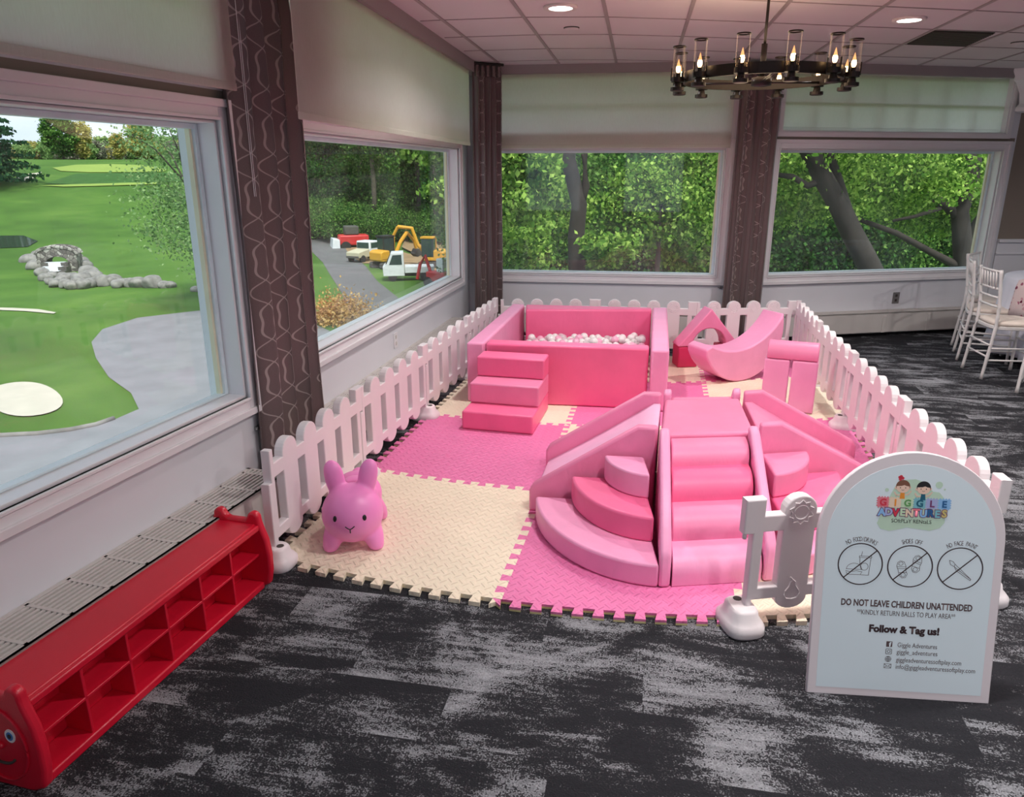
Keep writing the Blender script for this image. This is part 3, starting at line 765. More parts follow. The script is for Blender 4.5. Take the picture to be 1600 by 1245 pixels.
# ------------------------------------------------------------------ soft play
def slab(name, f, u0, u1, v0, v1, z0, z1, mat, parent, o, bevel=0.018, zt=None):
    """padded box; zt(u,v) may lift the top corners"""
    m = MB(); T = zt or (lambda u, v: z1); n = 3
    vs = [f(u0,v0,z0), f(u1,v0,z0), f(u1,v1,z0), f(u0,v1,z0), f(u0,v0,T(u0,v0)), f(u1,v0,T(u1,v0)), f(u1,v1,T(u1,v1)), f(u0,v1,T(u0,v1))]
    m.add(vs, [(0,3,2,1),(4,5,6,7),(0,1,5,4),(1,2,6,5),(2,3,7,6),(3,0,4,7)])
    return m.build(name, M[mat], parent, bevel=bevel, origin=o, seg=3)

# ball pit
o = (0.5, 5.8, MZ); pit = thing('ball_pit', 'square pink foam ball pit filled with white and pink balls', 'ball pit', o)
ZT = lambda u, v: 0.47 + 0.03*v
slab('side_wall', bil((-0.332,5.226),(-0.200,5.226),(0.117,6.66),(0.004,6.70)), 0, 1, 0, 1, MZ, 0.5, 'vl', pit, o, zt=ZT)
slab('side_wall', bil((0.972,4.99),(1.094,4.98),(1.382,6.50),(1.252,6.50)), 0, 1, 0, 1, MZ, 0.5, 'vl', pit, o, zt=ZT)
slab('front_wall', bil((-0.190,5.206),(0.962,5.040),(0.985,5.155),(-0.168,5.345)), 0, 1, 0, 1, MZ, 0.47, 'vh', pit, o)
slab('back_wall', bil((0.122,6.40),(1.222,6.385),(1.245,6.50),(0.127,6.66)), 0, 1, 0, 1, MZ, 0.5, 'vh', pit, o)
# balls: one mesh per colour, each ball an object of its own
fb = bil((-0.13,5.40),(0.955,5.21),(1.195,6.33),(0.155,6.36))
ballm = {}
for nm, c, al in (('white', srgb(240,236,236), 0), ('pink', srgb(244,180,206), 0), ('clear', srgb(250,240,244), 1)):
    if al:
        t = NT('clear_ball'); lw = t.n('LayerWeight'); lw.inputs[0].default_value = 0.3
        tr = t.n('BsdfTransparent'); gl = t.n('BsdfGlossy'); gl.inputs['Roughness'].default_value = 0.08; df = t.n('BsdfDiffuse'); df.inputs[0].default_value = c
        a = t.n('MixShader'); a.inputs[0].default_value = 0.5; t.l(tr.outputs[0], a.inputs[1]); t.l(df.outputs[0], a.inputs[2])
        b = t.n('MixShader'); t.l(t.math('MULTIPLY', lw.outputs['Facing'], 0.3), b.inputs[0]); t.l(a.outputs[0], b.inputs[1]); t.l(gl.outputs[0], b.inputs[2])
        mt = t.done(b.outputs[0])
    else: mt = plain(nm+'_ball', c, 0.3, vary=0.01)
    m = MB(); m.ball((0,0,0), 0.034, 20, 12); pr = m.build('play_ball', mt, smooth=True); ballm[nm] = pr
first = dict.fromkeys(ballm, True); rb = random.Random(5)
L0, W0 = 1.10, 1.05; nx, ny = 16, 15; cnt = 0
for j in range(ny):
    for i in range(nx):
        u = (i+0.5+(0.25 if j % 2 else -0.25)+rb.uniform(-0.15, 0.15))/nx; v = (j+0.5+rb.uniform(-0.15, 0.15))/ny
        if not (0.04 < u < 0.965 and 0.035 < v < 0.965): continue
        x, y, _ = fb(u, v, 0); z = 0.252 + rb.uniform(-0.012, 0.012) + (0.022 if rb.random() < 0.22 else 0) + 0.015*v
        k = rb.random(); nm = 'white' if k < 0.62 else ('pink' if k < 0.82 else 'clear')
        if first[nm]: b = ballm[nm]; first[nm] = False
        else: b = ballm[nm].copy(); C.objects.link(b)
        b.location = (x, y, z)
        tag(b, {'white': 'opaque white plastic ball in the pink foam ball pit', 'pink': 'pale pink plastic ball in the pink foam ball pit', 'clear': 'clear see-through plastic ball in the pink foam ball pit'}[nm], 'ball', nm+' balls in the ball pit')

# three-step foam stairs in front of the pit
o = (-0.08, 4.8, MZ); st = thing('foam_stairs', 'three-step pink foam stairs leading up to the ball pit wall', 'stairs', o)
f = bil((-0.333,4.62),(0.133,4.50),(0.262,5.06),(-0.205,5.17))
slab('step', f, 0, 1, 0, 1.0, MZ, 0.145, 'vh', st, o, 0.012)
slab('step', f, 0, 1, 0.345, 1.0, 0.145, 0.285, 'vm', st, o, 0.012)
slab('step', f, 0, 1, 0.67, 1.0, 0.285, 0.425, 'vh', st, o, 0.012)

# central climbing stairs with side rails, platform and two slides
FLp, FRp, BRp, BLp = (0.600,2.660), (1.095,2.715), (1.176,3.325), (0.700,3.290)
PBL, PBR = (0.839,3.888), (1.270,3.912)
fs = bil(FLp, FRp, BRp, BLp); fp = bil(BLp, BRp, PBR, PBL)
o = (0.88, 2.93, MZ); cs_ = thing('foam_climbing_stairs', 'four rounded pink foam steps climbing up to the platform between slim rails', 'stairs', o)
mats = ['vl', 'vm', 'vh', 'vm']; zt_ = [0.145, 0.255, 0.36, 0.445]; zb_ = [MZ, MZ, MZ, MZ]
for k in range(4):
    m = MB(); v0, v1 = k*0.25, k*0.25+0.25; z1 = zt_[k]; zl = MZ if k == 0 else zt_[k-1]-0.03
    prof = [(v0+0.012, MZ), (v0+0.008, zl)]
    h = z1-zl
    prof += [(v0+0.01+0.17*(1-math.cos(a))*1.0, zl+h*0.40+h*0.60*math.sin(a)) for a in [PI/2*i/6 for i in range(7)]]
    prof += [(v1+(0.0 if k == 3 else 0.03), z1), (v1+(0.0 if k == 3 else 0.03), MZ)]
    m.prism([(p, q) for p, q in prof], 0.115, 0.885, lambda p, q, t: fs(t, p, q))
    m.build('step', M[mats[k]], cs_, bevel=0.008, origin=o, seg=3)
for u0, u1 in ((0.0, 0.10), (0.90, 1.0)):
    m = MB(); prof = [(0, MZ), (0, 0.155), (0.03, 0.190), (0.86, 0.485), (0.93, 0.50), (1.0, 0.50), (1.0, MZ)]
    m.prism(prof, u0, u1, lambda p, q, t: fs(t, p, q)); m.build('side_rail', M['vl'], cs_, bevel=0.014, origin=o, seg=3)
o = (0.99, 3.6, MZ); pf = thing('foam_platform', 'flat topped square pink foam platform at the head of the climbing stairs', 'platform', o)
slab('block', fp, 0.02, 0.98, 0.02, 0.97, MZ, 0.460, 'vm', pf, o, 0.016)
o = (1.12, 4.15, MZ); br = thing('foam_ramp', 'pink foam ramp with low rails descending behind the platform', 'ramp', o)
fr_ = bil(PBL, PBR, (1.42,4.50), (0.97,4.50))
for u0, u1 in ((0.0, 0.10), (0.90, 1.0)):
    m = MB(); m.prism([(0.0, MZ), (0.0, 0.485), (0.08, 0.50), (0.15, 0.48), (1.0, 0.14), (1.0, MZ)], u0, u1, lambda p, q, t: fr_(t, p, q)); m.build('side_rail', M['vl'], br, bevel=0.014, origin=o, seg=3)
m = MB(); m.prism([(0.02, MZ), (0.02, 0.45), (0.08, 0.45), (1.0, 0.04), (1.0, MZ)], 0.10, 0.90, lambda p, q, t: fr_(t, p, q)); m.build('slope', M['vm'], br, bevel=0.01, origin=o, seg=3)

def slide(f, label, o, ms, mr):
    """u: 0 at the platform .. 1 at the foot; v: 0 front rail .. 1 back rail"""
    t = thing('foam_slide', label, 'slide', o)
    rail = [(0.0, MZ), (0.0, 0.50), (0.15, 0.50), (0.97, 0.165), (1.0, 0.13), (1.0, MZ)]
    for v0, v1 in ((0.0, 0.09), (0.90, 1.0)):
        m = MB(); m.prism(rail, v0, v1, lambda p, q, tt: f(p, tt, q)); m.build('side_rail', M[mr], t, bevel=0.013, origin=o, seg=3)
    m = MB(); m.prism([(0.0, MZ), (0.0, 0.45), (0.06, 0.45)] + [(0.06+0.91*k/8, 0.45-0.37*k/8-0.008*math.sin(PI*k/8)) for k in range(1, 9)] + [(0.99, 0.05), (0.99, MZ)], 0.09, 0.90, lambda p, q, tt: f(p, tt, q))
    m.build('chute', M[ms], t, bevel=0.008, origin=o, seg=3)
    return t
slide(bil((0.688,3.280),(0.085,3.385),(0.205,3.985),(0.826,3.885)), 'left pink foam slide going down from the platform towards the ball pit steps', (0.42, 3.55, MZ), 'vp', 'vm')
slide(bil((1.192,3.325),(1.925,3.46),(2.005,4.05),(1.285,3.915)), 'right pink foam slide going down from the platform towards the right fence', (1.6, 3.6, MZ), 'vm', 'vm')

def corner_steps(Cn, E1, E2, label, o, radii, mats):
    t = thing('foam_corner_steps', label, 'steps', o); z = MZ; f = frame(Cn, E1, E2)
    for k, ((ra, rb_), mt) in enumerate(zip(radii, mats)):
        m = MB(); n = 26; z1 = (0.125, 0.243, 0.360)[k]
        poly = [(0.0, 0.0)] + [(ra*math.cos(PI/2*i/n), rb_*math.sin(PI/2*i/n)) for i in range(n+1)]
        m.prism(poly, z, z1, f); m.build('step', M[mt], t, bevel=0.012, origin=o, seg=3); z = z1
    return t
corner_steps((0.628,3.268), (-0.990,0.130), (-0.045,-0.999), 'three stacked quarter-round foam steps between left slide and climbing stairs', (0.45, 3.0, MZ), ((0.515,0.605),(0.34,0.41),(0.185,0.22)), ('vl','vh','vl'))
corner_steps((1.200,3.312), (0.985,0.160), (-0.08,-0.997), 'three stacked quarter-round foam steps between right slide and climbing stairs', (1.35, 3.0, MZ), ((0.60,0.58),(0.42,0.42),(0.24,0.26)), ('vl','vh','vm'))

# cube, triangle, crescent, upright blocks
def padded_cube(P, Dv, w, d, h, mat, label, z=MZ):
    f = frame(P, Dv, (-Dv[1], Dv[0])); c = f(w/2, d/2, z); t = thing('foam_cube', label, 'block', c)
    m = MB(); m.box(0, w, 0, d, z, z+h, f); m.build('cover', M[mat], t, bevel=0.012, origin=c, seg=3)
    m = MB(); m.tube([f(w, 0.001, z+h*0.1), f(w, d-0.001, z+h*0.1)], 0.0015, 5); m.build('zip_seam', M[mat], t, origin=c); return t
Dc = (0.994, 0.110)
padded_cube((1.445, 6.21), Dc, 0.172, 0.17, 0.185, 'vd', 'small deep pink foam cube holding up the left foot of the triangle block')
padded_cube((1.445+0.37*Dc[0], 6.21+0.37*Dc[1]), Dc, 0.172, 0.17, 0.185, 'vd', 'small deep pink foam cube hidden behind the rocking crescent')
P = (1.437, 6.205); f3 = frame(P, Dc, (-Dc[1], Dc[0])); zb = MZ+0.187; o = f3(0.27, 0.09, zb)
t = thing('foam_triangle', 'pink foam triangle block with an arched opening resting on small cubes', 'block', o)
tri = [(0.0, zb)] + [(0.125, zb)] + [(0.275+0.150*math.cos(PI-PI*k/14), zb+0.155*math.sin(PI*k/14)) for k in range(15)][1:-1] + [(0.425, zb), (0.55, zb), (0.275, zb+0.325)]
m = MB(); m.prism(tri, 0, 0.18, lambda p, q, tt: f3(p, tt, q)); m.build('cover', M['vm'], t, bevel=0.010, origin=o, seg=3)

Dr = (0.915, 0.404); R0 = (1.869, 5.78); fr3 = frame(R0, Dr, (-Dr[1], Dr[0])); o = fr3(0, 0.12, MZ)
t = thing('foam_rocker', 'pink foam crescent rocker tipped to the left in front of the triangle block', 'rocker', o)
Rr = 0.40; c0 = (0.0, MZ+Rr); out_ = [(c0[0]+Rr*math.cos(a), c0[1]+Rr*math.sin(a)) for a in [math.radians(203+k*(367-203)/26) for k in range(27)]]
tipR = out_[-1]; tipL = out_[0]
inn = []
A_ = (tipR[0]-0.012, tipR[1]+0.085); B_ = (tipL[0]+0.10, tipL[1]+0.055); low = (-0.02, MZ+0.265)
# circle through A_, low, B_
def circ(a, b, c):
    ax, ay, bx, by, cx, cy = *a, *b, *c; d = 2*(ax*(by-cy)+bx*(cy-ay)+cx*(ay-by))
    ux = ((ax*ax+ay*ay)*(by-cy)+(bx*bx+by*by)*(cy-ay)+(cx*cx+cy*cy)*(ay-by))/d; uy = ((ax*ax+ay*ay)*(cx-bx)+(bx*bx+by*by)*(ax-cx)+(cx*cx+cy*cy)*(bx-ax))/d
    return ux, uy, math.hypot(ax-ux, ay-uy)
ux, uy, rr = circ(A_, low, B_); a0 = math.atan2(A_[1]-uy, A_[0]-ux); a1 = math.atan2(B_[1]-uy, B_[0]-ux)
if a1 > a0: a1 -= 2*PI
inn = [(ux+rr*math.cos(a0+(a1-a0)*k/18), uy+rr*math.sin(a0+(a1-a0)*k/18)) for k in range(19)]
tl = [(B_[0]-0.05, B_[1]+0.022), (tipL[0]-0.005, tipL[1]+0.05)]
m = MB(); m.prism(out_+inn+tl, 0, 0.25, lambda p, q, tt: fr3(p, tt, q)); m.build('cover', M['vl'], t, bevel=0.014, origin=o, seg=3)

Db = (0.927, -0.376); B0 = (1.788, 5.055); fb3 = frame(B0, Db, (-Db[1], Db[0]))
for k, lb in ((0, 'left upright pink foam block under the half-round roll'), (1, 'right upright pink foam block under the half-round roll')):
    o = fb3(0.09+0.185*k, 0.08, MZ); t = thing('foam_block', lb, 'block', o)
    m = MB(); m.box(0.186*k, 0.186*k+0.168, 0, 0.165, MZ, MZ+0.372, fb3); m.build('cover', M['vl'], t, bevel=0.012, origin=o, seg=3)
o = fb3(0.18, 0.08, MZ+0.375); t = thing('foam_half_roll', 'pink foam half-round roll lying across the two upright blocks', 'block', o)
hr = [(0.012, MZ+0.374)] + [(0.0825-0.0845*math.cos(PI*k/12), MZ+0.40+0.095*math.sin(PI*k/12)) for k in range(13)] + [(0.153, MZ+0.374)]
m = MB(); m.prism(hr, 0.012, 0.350, lambda p, q, tt: fb3(tt, p, q)); m.build('cover', M['vm'], t, bevel=0.010, origin=o, seg=3)

# ------------------------------------------------------------------ bouncy rabbit
rab = thing('hopper_rabbit', 'pink rubber rabbit bouncer standing on the cream mat by the left fence', 'toy', (-0.722, 3.035, MZ), math.radians(6))
m = MB()
m.ball((0, 0.0, 0.162), (0.138, 0.132, 0.136), 30, 20)                     # head and chest
m.ball((0.0, 0.11, 0.155), (0.112, 0.13, 0.112), 28, 18)                   # trunk
m.ball((0.0, 0.215, 0.155), (0.118, 0.105, 0.115), 28, 18)                 # rump
for sx in (-1, 1):
    for yb, sg in ((-0.02, -1), (0.225, 1)):
        m.loft([[(sx*0.080+r*math.cos(a)+dx*sx, yb+sg*dy+r*math.sin(a), z) for a in [2*PI*i/16 for i in range(16)]] for r, z, dx, dy in ((0.018,0.0,0.022,0.03),(0.032,0.005,0.022,0.03),(0.040,0.025,0.018,0.024),(0.052,0.065,0.004,0.008),(0.05,0.12,-0.01,-0.02))])
    e = []
    for k in range(11):
        q = k/10; w = 0.040*(0.82+0.32*math.sin(PI*min(1, q*1.05)))*(1 if q < 0.8 else math.sqrt(max(0.02, 1-((q-0.8)/0.21)**2))); th = w*0.72
        z = 0.240+0.165*q; x = sx*(0.062+0.024*q); y = 0.025+0.012*q
        e.append([(x+w*math.cos(a), y+th*math.sin(a), z) for a in [2*PI*i/18 for i in range(18)]])
    m.loft(e)
m.ball((0.0, 0.315, 0.215), 0.036, 16, 10)                                 # tail
body = m.build('body', M['rabbit'], rab, smooth=True)
rm = body.modifiers.new('remesh', 'REMESH'); rm.mode = 'VOXEL'; rm.voxel_size = 0.006; rm.use_smooth_shade = True
sm = body.modifiers.new('smooth', 'SMOOTH'); sm.factor = 0.6; sm.iterations = 14
for sx in (-1, 1):
    m = MB(); 
    m.ball((0, 0, 0), (0.0095, 0.004, 0.0135), 14, 8)
    e = m.build('eye', M['black'], rab, smooth=True); e.location = (sx*0.064, -0.1135, 0.187); e.rotation_euler = (math.radians(-12), 0, math.radians(29*sx))
def onface(x, z, off=0.0008):
    q = 1-(x/0.1365)**2-((z-0.162)/0.1345)**2; return (x, -0.1305*math.sqrt(max(q, 0))-off, z)
m = MB()
m.tube([onface(-0.020, 0.155), onface(-0.010, 0.146), onface(0, 0.140)], 0.0024, 6); m.tube([onface(0.020, 0.155), onface(0.010, 0.146), onface(0, 0.140)], 0.0024, 6); m.tube([onface(0, 0.140), onface(0, 0.131), onface(0, 0.122)], 0.0024, 6)
m.build('mouth', M['black'], rab)
m = MB(); m.ball((0.0, 0.13, 0.264), (0.045, 0.05, 0.012), 18, 8); m.build('saddle', M['rabbit'], rab, smooth=True)

# ------------------------------------------------------------------ red toy shelf lying along the heater
S0, S1 = (-1.318, 1.636), (-1.020, 2.729); Ds, Ls = unit(S0, S1)
fsh = frame(S0, Ds, (-Ds[1], Ds[0])); o = fsh(Ls/2, 0.10, 0)
sh = thing('toy_shelf', 'long red plastic toy shelf with twelve cubbies on the carpet by the window', 'shelf', o)
DP, HT = 0.205, 0.292
m = MB()
m.box(0.03, Ls-0.03, 0.012, DP, HT-0.018, HT, fsh); m.box(0.03, Ls-0.03, 0.105, DP, 0.0, HT-0.018, fsh); m.box(0.03, Ls-0.03, 0.0, 0.105, 0.0, 0.03, fsh)
m.box(0.03, Ls-0.03, -0.002, 0.016, HT-0.03, HT-0.004, fsh); m.build('body', M['red_pl'], sh, bevel=0.006, origin=o)
m = MB(); m.box(0.03, Ls-0.03, 0.010, 0.105, 0.148, 0.158, fsh); m.build('middle_shelf', M['red_pl'], sh, bevel=0.002, origin=o)
for k in range(1, 6):
    s = 0.03+(Ls-0.06)*k/6; m = MB(); m.box(s-0.005, s+0.005, 0.010, 0.105, 0.03, HT-0.018, fsh); m.build('divider', M['red_pl'], sh, bevel=0.002, origin=o)
endp = [(0.02, 0.0), (-0.022, 0.02), (-0.034, 0.08), (-0.036, 0.15), (-0.028, 0.22), (-0.006, 0.285)] 
endp += arc(0.025, 0.315, 0.026, 0.026, 190, 10, 8) + [(0.062, 0.306), (0.14, 0.306)] + arc(0.182, 0.315, 0.026, 0.026, 170, -10, 8) + [(0.222, 0.285), (0.232, 0.22), (0.235, 0.12), (0.228, 0.02), (0.19, 0.0)]
for s0, s1 in ((0.0, 0.034), (Ls-0.034, Ls)):
    m = MB(); m.prism(endp, s0, s1, lambda p, q, tt: fsh(tt, p, q)); ep = m.build('end_panel', M['red_pl'], sh, bevel=0.010, origin=o, seg=3)
    if s0 == 0.0:
        fa = lambda p, q, tt: fsh(tt, p, q)
        m = MB(); m.tube([fsh(-0.002, p, q) for p, q in arc(0.10, 0.15, 0.095, 0.12, 0, 360, 40)[:-1]], 0.004, 6, closed=True); m.build('face_ridge', M['red_pl'], ep, origin=o)
        for yy in (0.055, 0.145):
            for nm, r, d, mt in (('eye_white', 0.017, 0.003, M['trim']), ('iris', 0.011, 0.004, plain('blue_iris', srgb(60, 120, 190), 0.4)), ('pupil', 0.006, 0.005, M['black'])):
                m = MB(); m.prism(arc(yy, 0.185, r, r*1.25, 0, 360, 24)[:-1], -d, 0.0, fa); m.build(nm, mt, ep, origin=o)
        m = MB(); m.tube([fsh(-0.002, p, q) for p, q in arc(0.10, 0.115, 0.045, 0.03, 200, 340, 14)], 0.004, 6); m.build('smile', M['hole'], ep, origin=o)
        m = MB(); m.ball((-0.003, 0.10, 0.145), (0.012, 0.016, 0.012), 14, 8, xf=fsh); m.build('nose', M['red_pl'], ep, origin=o, smooth=True)

# ------------------------------------------------------------------ arched sign with its printing
SA, SB = (0.981, 2.053), (1.554, 1.998); SU, SW = unit(SA, SB); LEAN = math.radians(10)
SO = Vector(((SA[0]+SB[0])/2, (SA[1]+SB[1])/2, 0.0))
sign = thing('arched_sign', 'white arched rules sign standing on the carpet in front of the fence gate panel', 'sign', SO)
sign.rotation_euler = (-LEAN, 0, math.atan2(SU[1], SU[0]))
def printm(name, c, rough=0.5): return plain(name, c, rough, vary=0.0)
PRT = {'ink': printm('sign_brown_ink', srgb(92, 74, 76)), 'inkd': printm('sign_dark_ink', srgb(58, 40, 44)), 'face': printm('sign_pale_blue_print', srgb(226, 240, 247), 0.3), 'board': plain('sign_white_board', srgb(232, 222, 226), 0.35, vary=0.01),
       'green': printm('sign_sage', srgb(196, 222, 200)), 'red': printm('sign_red', srgb(214, 52, 74)), 'redl': printm('sign_pale_red', srgb(232, 128, 142)), 'or': printm('sign_orange', srgb(238, 150, 52)), 'orl': printm('sign_pale_orange', srgb(240, 214, 188)),
       'gr': printm('sign_leaf', srgb(98, 160, 92)), 'grl': printm('sign_pale_leaf', srgb(198, 224, 190)), 'te': printm('sign_teal', srgb(26, 96, 120)), 'tel': printm('sign_pale_teal', srgb(126, 190, 204)), 'pu': printm('sign_plum', srgb(120, 60, 110)), 'pul': printm('sign_lilac', srgb(170, 178, 222)),
       'bl': printm('sign_blue', srgb(36, 96, 150)), 'bll': printm('sign_pale_blue', srgb(140, 190, 238)), 'skin': printm('sign_skin', srgb(240, 206, 186)), 'hair': printm('sign_brown_hair', srgb(126, 82, 62)), 'blk': printm('sign_black', srgb(26, 24, 28)), 'whitep': printm('sign_white', srgb(250, 248, 248)), 'yel': printm('sign_khaki', srgb(206, 190, 120))}
TH = 0.020
def arch(w, h0, z0, n=28):
    return [(-w, z0), (w, z0)] + [(w*math.cos(PI*k/n), h0+w*0.985*math.sin(PI*k/n)) for k in range(n+1)]
m = MB(); m.prism(arch(0.288, 0.541, 0.0), 0.0, TH, lambda p, q, t: (p, t, q)); m.build('board', PRT['board'], sign, bevel=0.003)
m = MB(); m.prism(arch(0.260, 0.530, 0.026), -0.0006, 0.0, lambda p, q, t: (p, t, q)); face = m.build('printed_panel', PRT['face'], sign)
m = MB(); m.box(-0.02, 0.02, TH, TH+0.012, 0.08, 0.40); m.box(-0.02, 0.02, TH, 0.135, 0.020, 0.034); m.build('rear_strut', PRT['board'], sign)
LAY = [0.0]
def flat(name, polys, mat, layer=1):
    """flat print on the sign: polygons in (u,v)"""
    m = MB(); y = -0.0006-0.0003*layer
    for p in polys: m.add([(a, y, b) for a, b in p], [list(range(len(p)))])
    return m.build(name, PRT[mat] if isinstance(mat, str) else mat, face)
def ell(cx, cy, rx, ry=None, n=28): return arc(cx, cy, rx, ry or rx, 0, 360, n)[:-1]
def strokes(name, lines, w, mat, layer=2):
    polys = []
    for ln in lines:
        for a, b in zip(ln, ln[1:]):
            d, L = unit(a, b) if a != b else ((1, 0), 0)
            if L == 0: continue
            nx_, ny_ = -d[1]*w/2, d[0]*w/2; ex, ey = d[0]*w*0.3, d[1]*w*0.3
            polys.append([(a[0]-ex+nx_, a[1]-ey+ny_), (a[0]-ex-nx_, a[1]-ey-ny_), (b[0]+ex-nx_, b[1]+ey-ny_), (b[0]+ex+nx_, b[1]+ey+ny_)])
    return flat(name, polys, mat, layer)
def text(name, s, u, v, size, mat, align='CENTER', sx=1.0, bold=0.0, rot=0.0, layer=2, width=None, slant=0.0):
    cu = bpy.data.curves.new(name, 'FONT'); cu.body = s; cu.size = size; cu.align_x = align; cu.offset = bold; cu.shear = slant; cu.resolution_u = 3
    o = bpy.data.objects.new(name, cu); C.objects.link(o)
    me = bpy.data.meshes.new_from_object(o.evaluated_get(bpy.context.evaluated_depsgraph_get())); bpy.data.objects.remove(o); bpy.data.curves.remove(cu)
    if width:
        xs = [p.co.x for p in me.vertices]; sx = width/(max(xs)-min(xs))
        x0 = min(xs) if align == 'LEFT' else (max(xs)+min(xs))/2
        me.transform(Matrix.Translation((-x0, 0, 0)))
    me.transform(Matrix.Diagonal((sx, 1, 1, 1))); me.transform(Matrix.Rotation(rot, 4, 'Z')); me.transform(Matrix.Rotation(PI/2, 4, 'X'))
    me.transform(Matrix.Translation((u, -0.0006-0.0003*layer, v))); me.materials.clear(); me.materials.append(PRT[mat])
    return place(me, name, face)
text('warning_heading', 'DO NOT LEAVE CHILDREN UNATTENDED', 0.004, 0.312, 0.0305, 'ink', width=0.407, bold=0.0010)
text('return_balls_line', '**KINDLY RETURN BALLS TO PLAY AREA**', 0.005, 0.283, 0.024, 'ink', width=0.306)
text('follow_heading', 'Follow & Tag us!', 0.004, 0.226, 0.033, 'inkd', width=0.219, bold=0.0017)
text('contact_line', 'Giggle Adventures', -0.012, 0.178, 0.0225, 'ink', 'LEFT', width=0.123)
text('contact_line', 'giggle_adventures', -0.013, 0.154, 0.0225, 'ink', 'LEFT', width=0.127)
text('contact_line', 'giggleadventuressoftplay.com', -0.013, 0.127, 0.0225, 'ink', 'LEFT', width=0.203)
text('contact_line', 'info@giggleadventuressoftplay.com', -0.012, 0.103, 0.0225, 'ink', 'LEFT', width=0.247)
# contact icons
def rr(cx, cy, w, h, r, n=5):
    p = []
    for (sx, sy, a0) in ((1,1,0),(-1,1,90),(-1,-1,180),(1,-1,270)): p += arc(cx+sx*(w-r), cy+sy*(h-r), r, r, a0, a0+90, n)
    return p
ic = -0.038
flat('social_icon', [rr(ic, 0.186, 0.0095, 0.0095, 0.0015)], 'ink'); text('icon_letter', 'f', ic+0.002, 0.1785, 0.021, 'face', bold=0.0009, layer=3)
strokes('social_icon', [rr(ic, 0.161, 0.009, 0.009, 0.003)+[rr(ic, 0.161, 0.009, 0.009, 0.003)[0]], ell(ic, 0.161, 0.0045)+[ell(ic, 0.161, 0.0045)[0]], [(ic+0.0055, 0.1665), (ic+0.0062, 0.1665)]], 0.0016, 'ink')
strokes('globe_icon', [ell(ic, 0.135, 0.009)+[ell(ic, 0.135, 0.009)[0]], ell(ic, 0.135, 0.004, 0.009)+[ell(ic, 0.135, 0.004, 0.009)[0]], [(ic-0.009, 0.135), (ic+0.009, 0.135)], [(ic, 0.126), (ic, 0.144)]], 0.0014, 'ink')
strokes('envelope_icon', [[(ic-0.011, 0.104), (ic+0.011, 0.104), (ic+0.011, 0.118), (ic-0.011, 0.118), (ic-0.011, 0.104), (ic-0.003, 0.111)], [(ic-0.011, 0.118), (ic, 0.109), (ic+0.011, 0.118)], [(ic+0.011, 0.104), (ic+0.003, 0.111)]], 0.0013, 'ink')
# three prohibition rounds
for cx, cap in ((-0.149, 'NO FOOD/DRINKS'), (0.005, 'SHOES OFF'), (0.158, 'NO FACE PAINT')):
    cy, R = 0.452, 0.0685
    strokes('prohibition_ring', [ell(cx, cy, R, R, 48)+[ell(cx, cy, R, R, 48)[0]], [(cx-R*0.72, cy-R*0.69), (cx+R*0.72, cy+R*0.69)]], 0.0036, 'inkd', 3)
    # caption set along the ring, one letter after another
    n = len(cap); span = math.radians(0.074/R*57.3*(n/14)*1.12); Rt = R+0.008
    cu_n = []
    for k, chh in enumerate(cap):
        if chh == ' ': continue
        a = PI/2+span/2-span*(k+0.5)/n*1.0
        cu = bpy.data.curves.new('c', 'FONT'); cu.body = chh; cu.size = 0.0215; cu.align_x = 'CENTER'; cu.resolution_u = 2
        o = bpy.data.objects.new('c', cu); C.objects.link(o); me = bpy.data.meshes.new_from_object(o.evaluated_get(bpy.context.evaluated_depsgraph_get())); bpy.data.objects.remove(o)
        me.transform(Matrix.Diagonal((0.62, 1, 1, 1))); me.transform(Matrix.Rotation(a-PI/2, 4, 'Z')); me.transform(Matrix.Rotation(PI/2, 4, 'X')); me.transform(Matrix.Translation((cx+Rt*math.cos(a), -0.0012, cy+Rt*math.sin(a))))
        cu_n.append(me)
    mb = MB()
    for me in cu_n: mb.add([tuple(v.co) for v in me.vertices], [tuple(p.vertices) for p in me.polygons])
    mb.build('ring_caption', PRT['ink'], face)
cx, cy = -0.149, 0.452
strokes('burger_and_drink_drawing', [[(cx-0.004, cy+0.022), (cx+0.034, cy+0.022), (cx+0.034, cy+0.027), (cx-0.004, cy+0.027), (cx-0.004, cy+0.022)], [(cx-0.002, cy+0.022), (cx-0.001, cy-0.002)], [(cx+0.032, cy+0.022), (cx+0.028, cy-0.036), (cx-0.036, cy-0.036)],
    [(cx+0.002, cy+0.027), (cx+0.004, cy+0.042)], arc(cx-0.018, cy-0.018, 0.024, 0.020, 0, 180, 12), [(cx-0.043, cy-0.018), (cx+0.008, cy-0.018)], [(cx-0.044, cy-0.024), (cx-0.03, cy-0.027), (cx-0.01, cy-0.023), (cx+0.008, cy-0.026)], [(cx-0.042, cy-0.028), (cx-0.038, cy-0.036)], [(cx+0.006, cy-0.028), (cx+0.002, cy-0.036)], ell(cx+0.013, cy-0.008, 0.012)+[ell(cx+0.013, cy-0.008, 0.012)[0]]], 0.0013, 'ink')
cx = 0.005
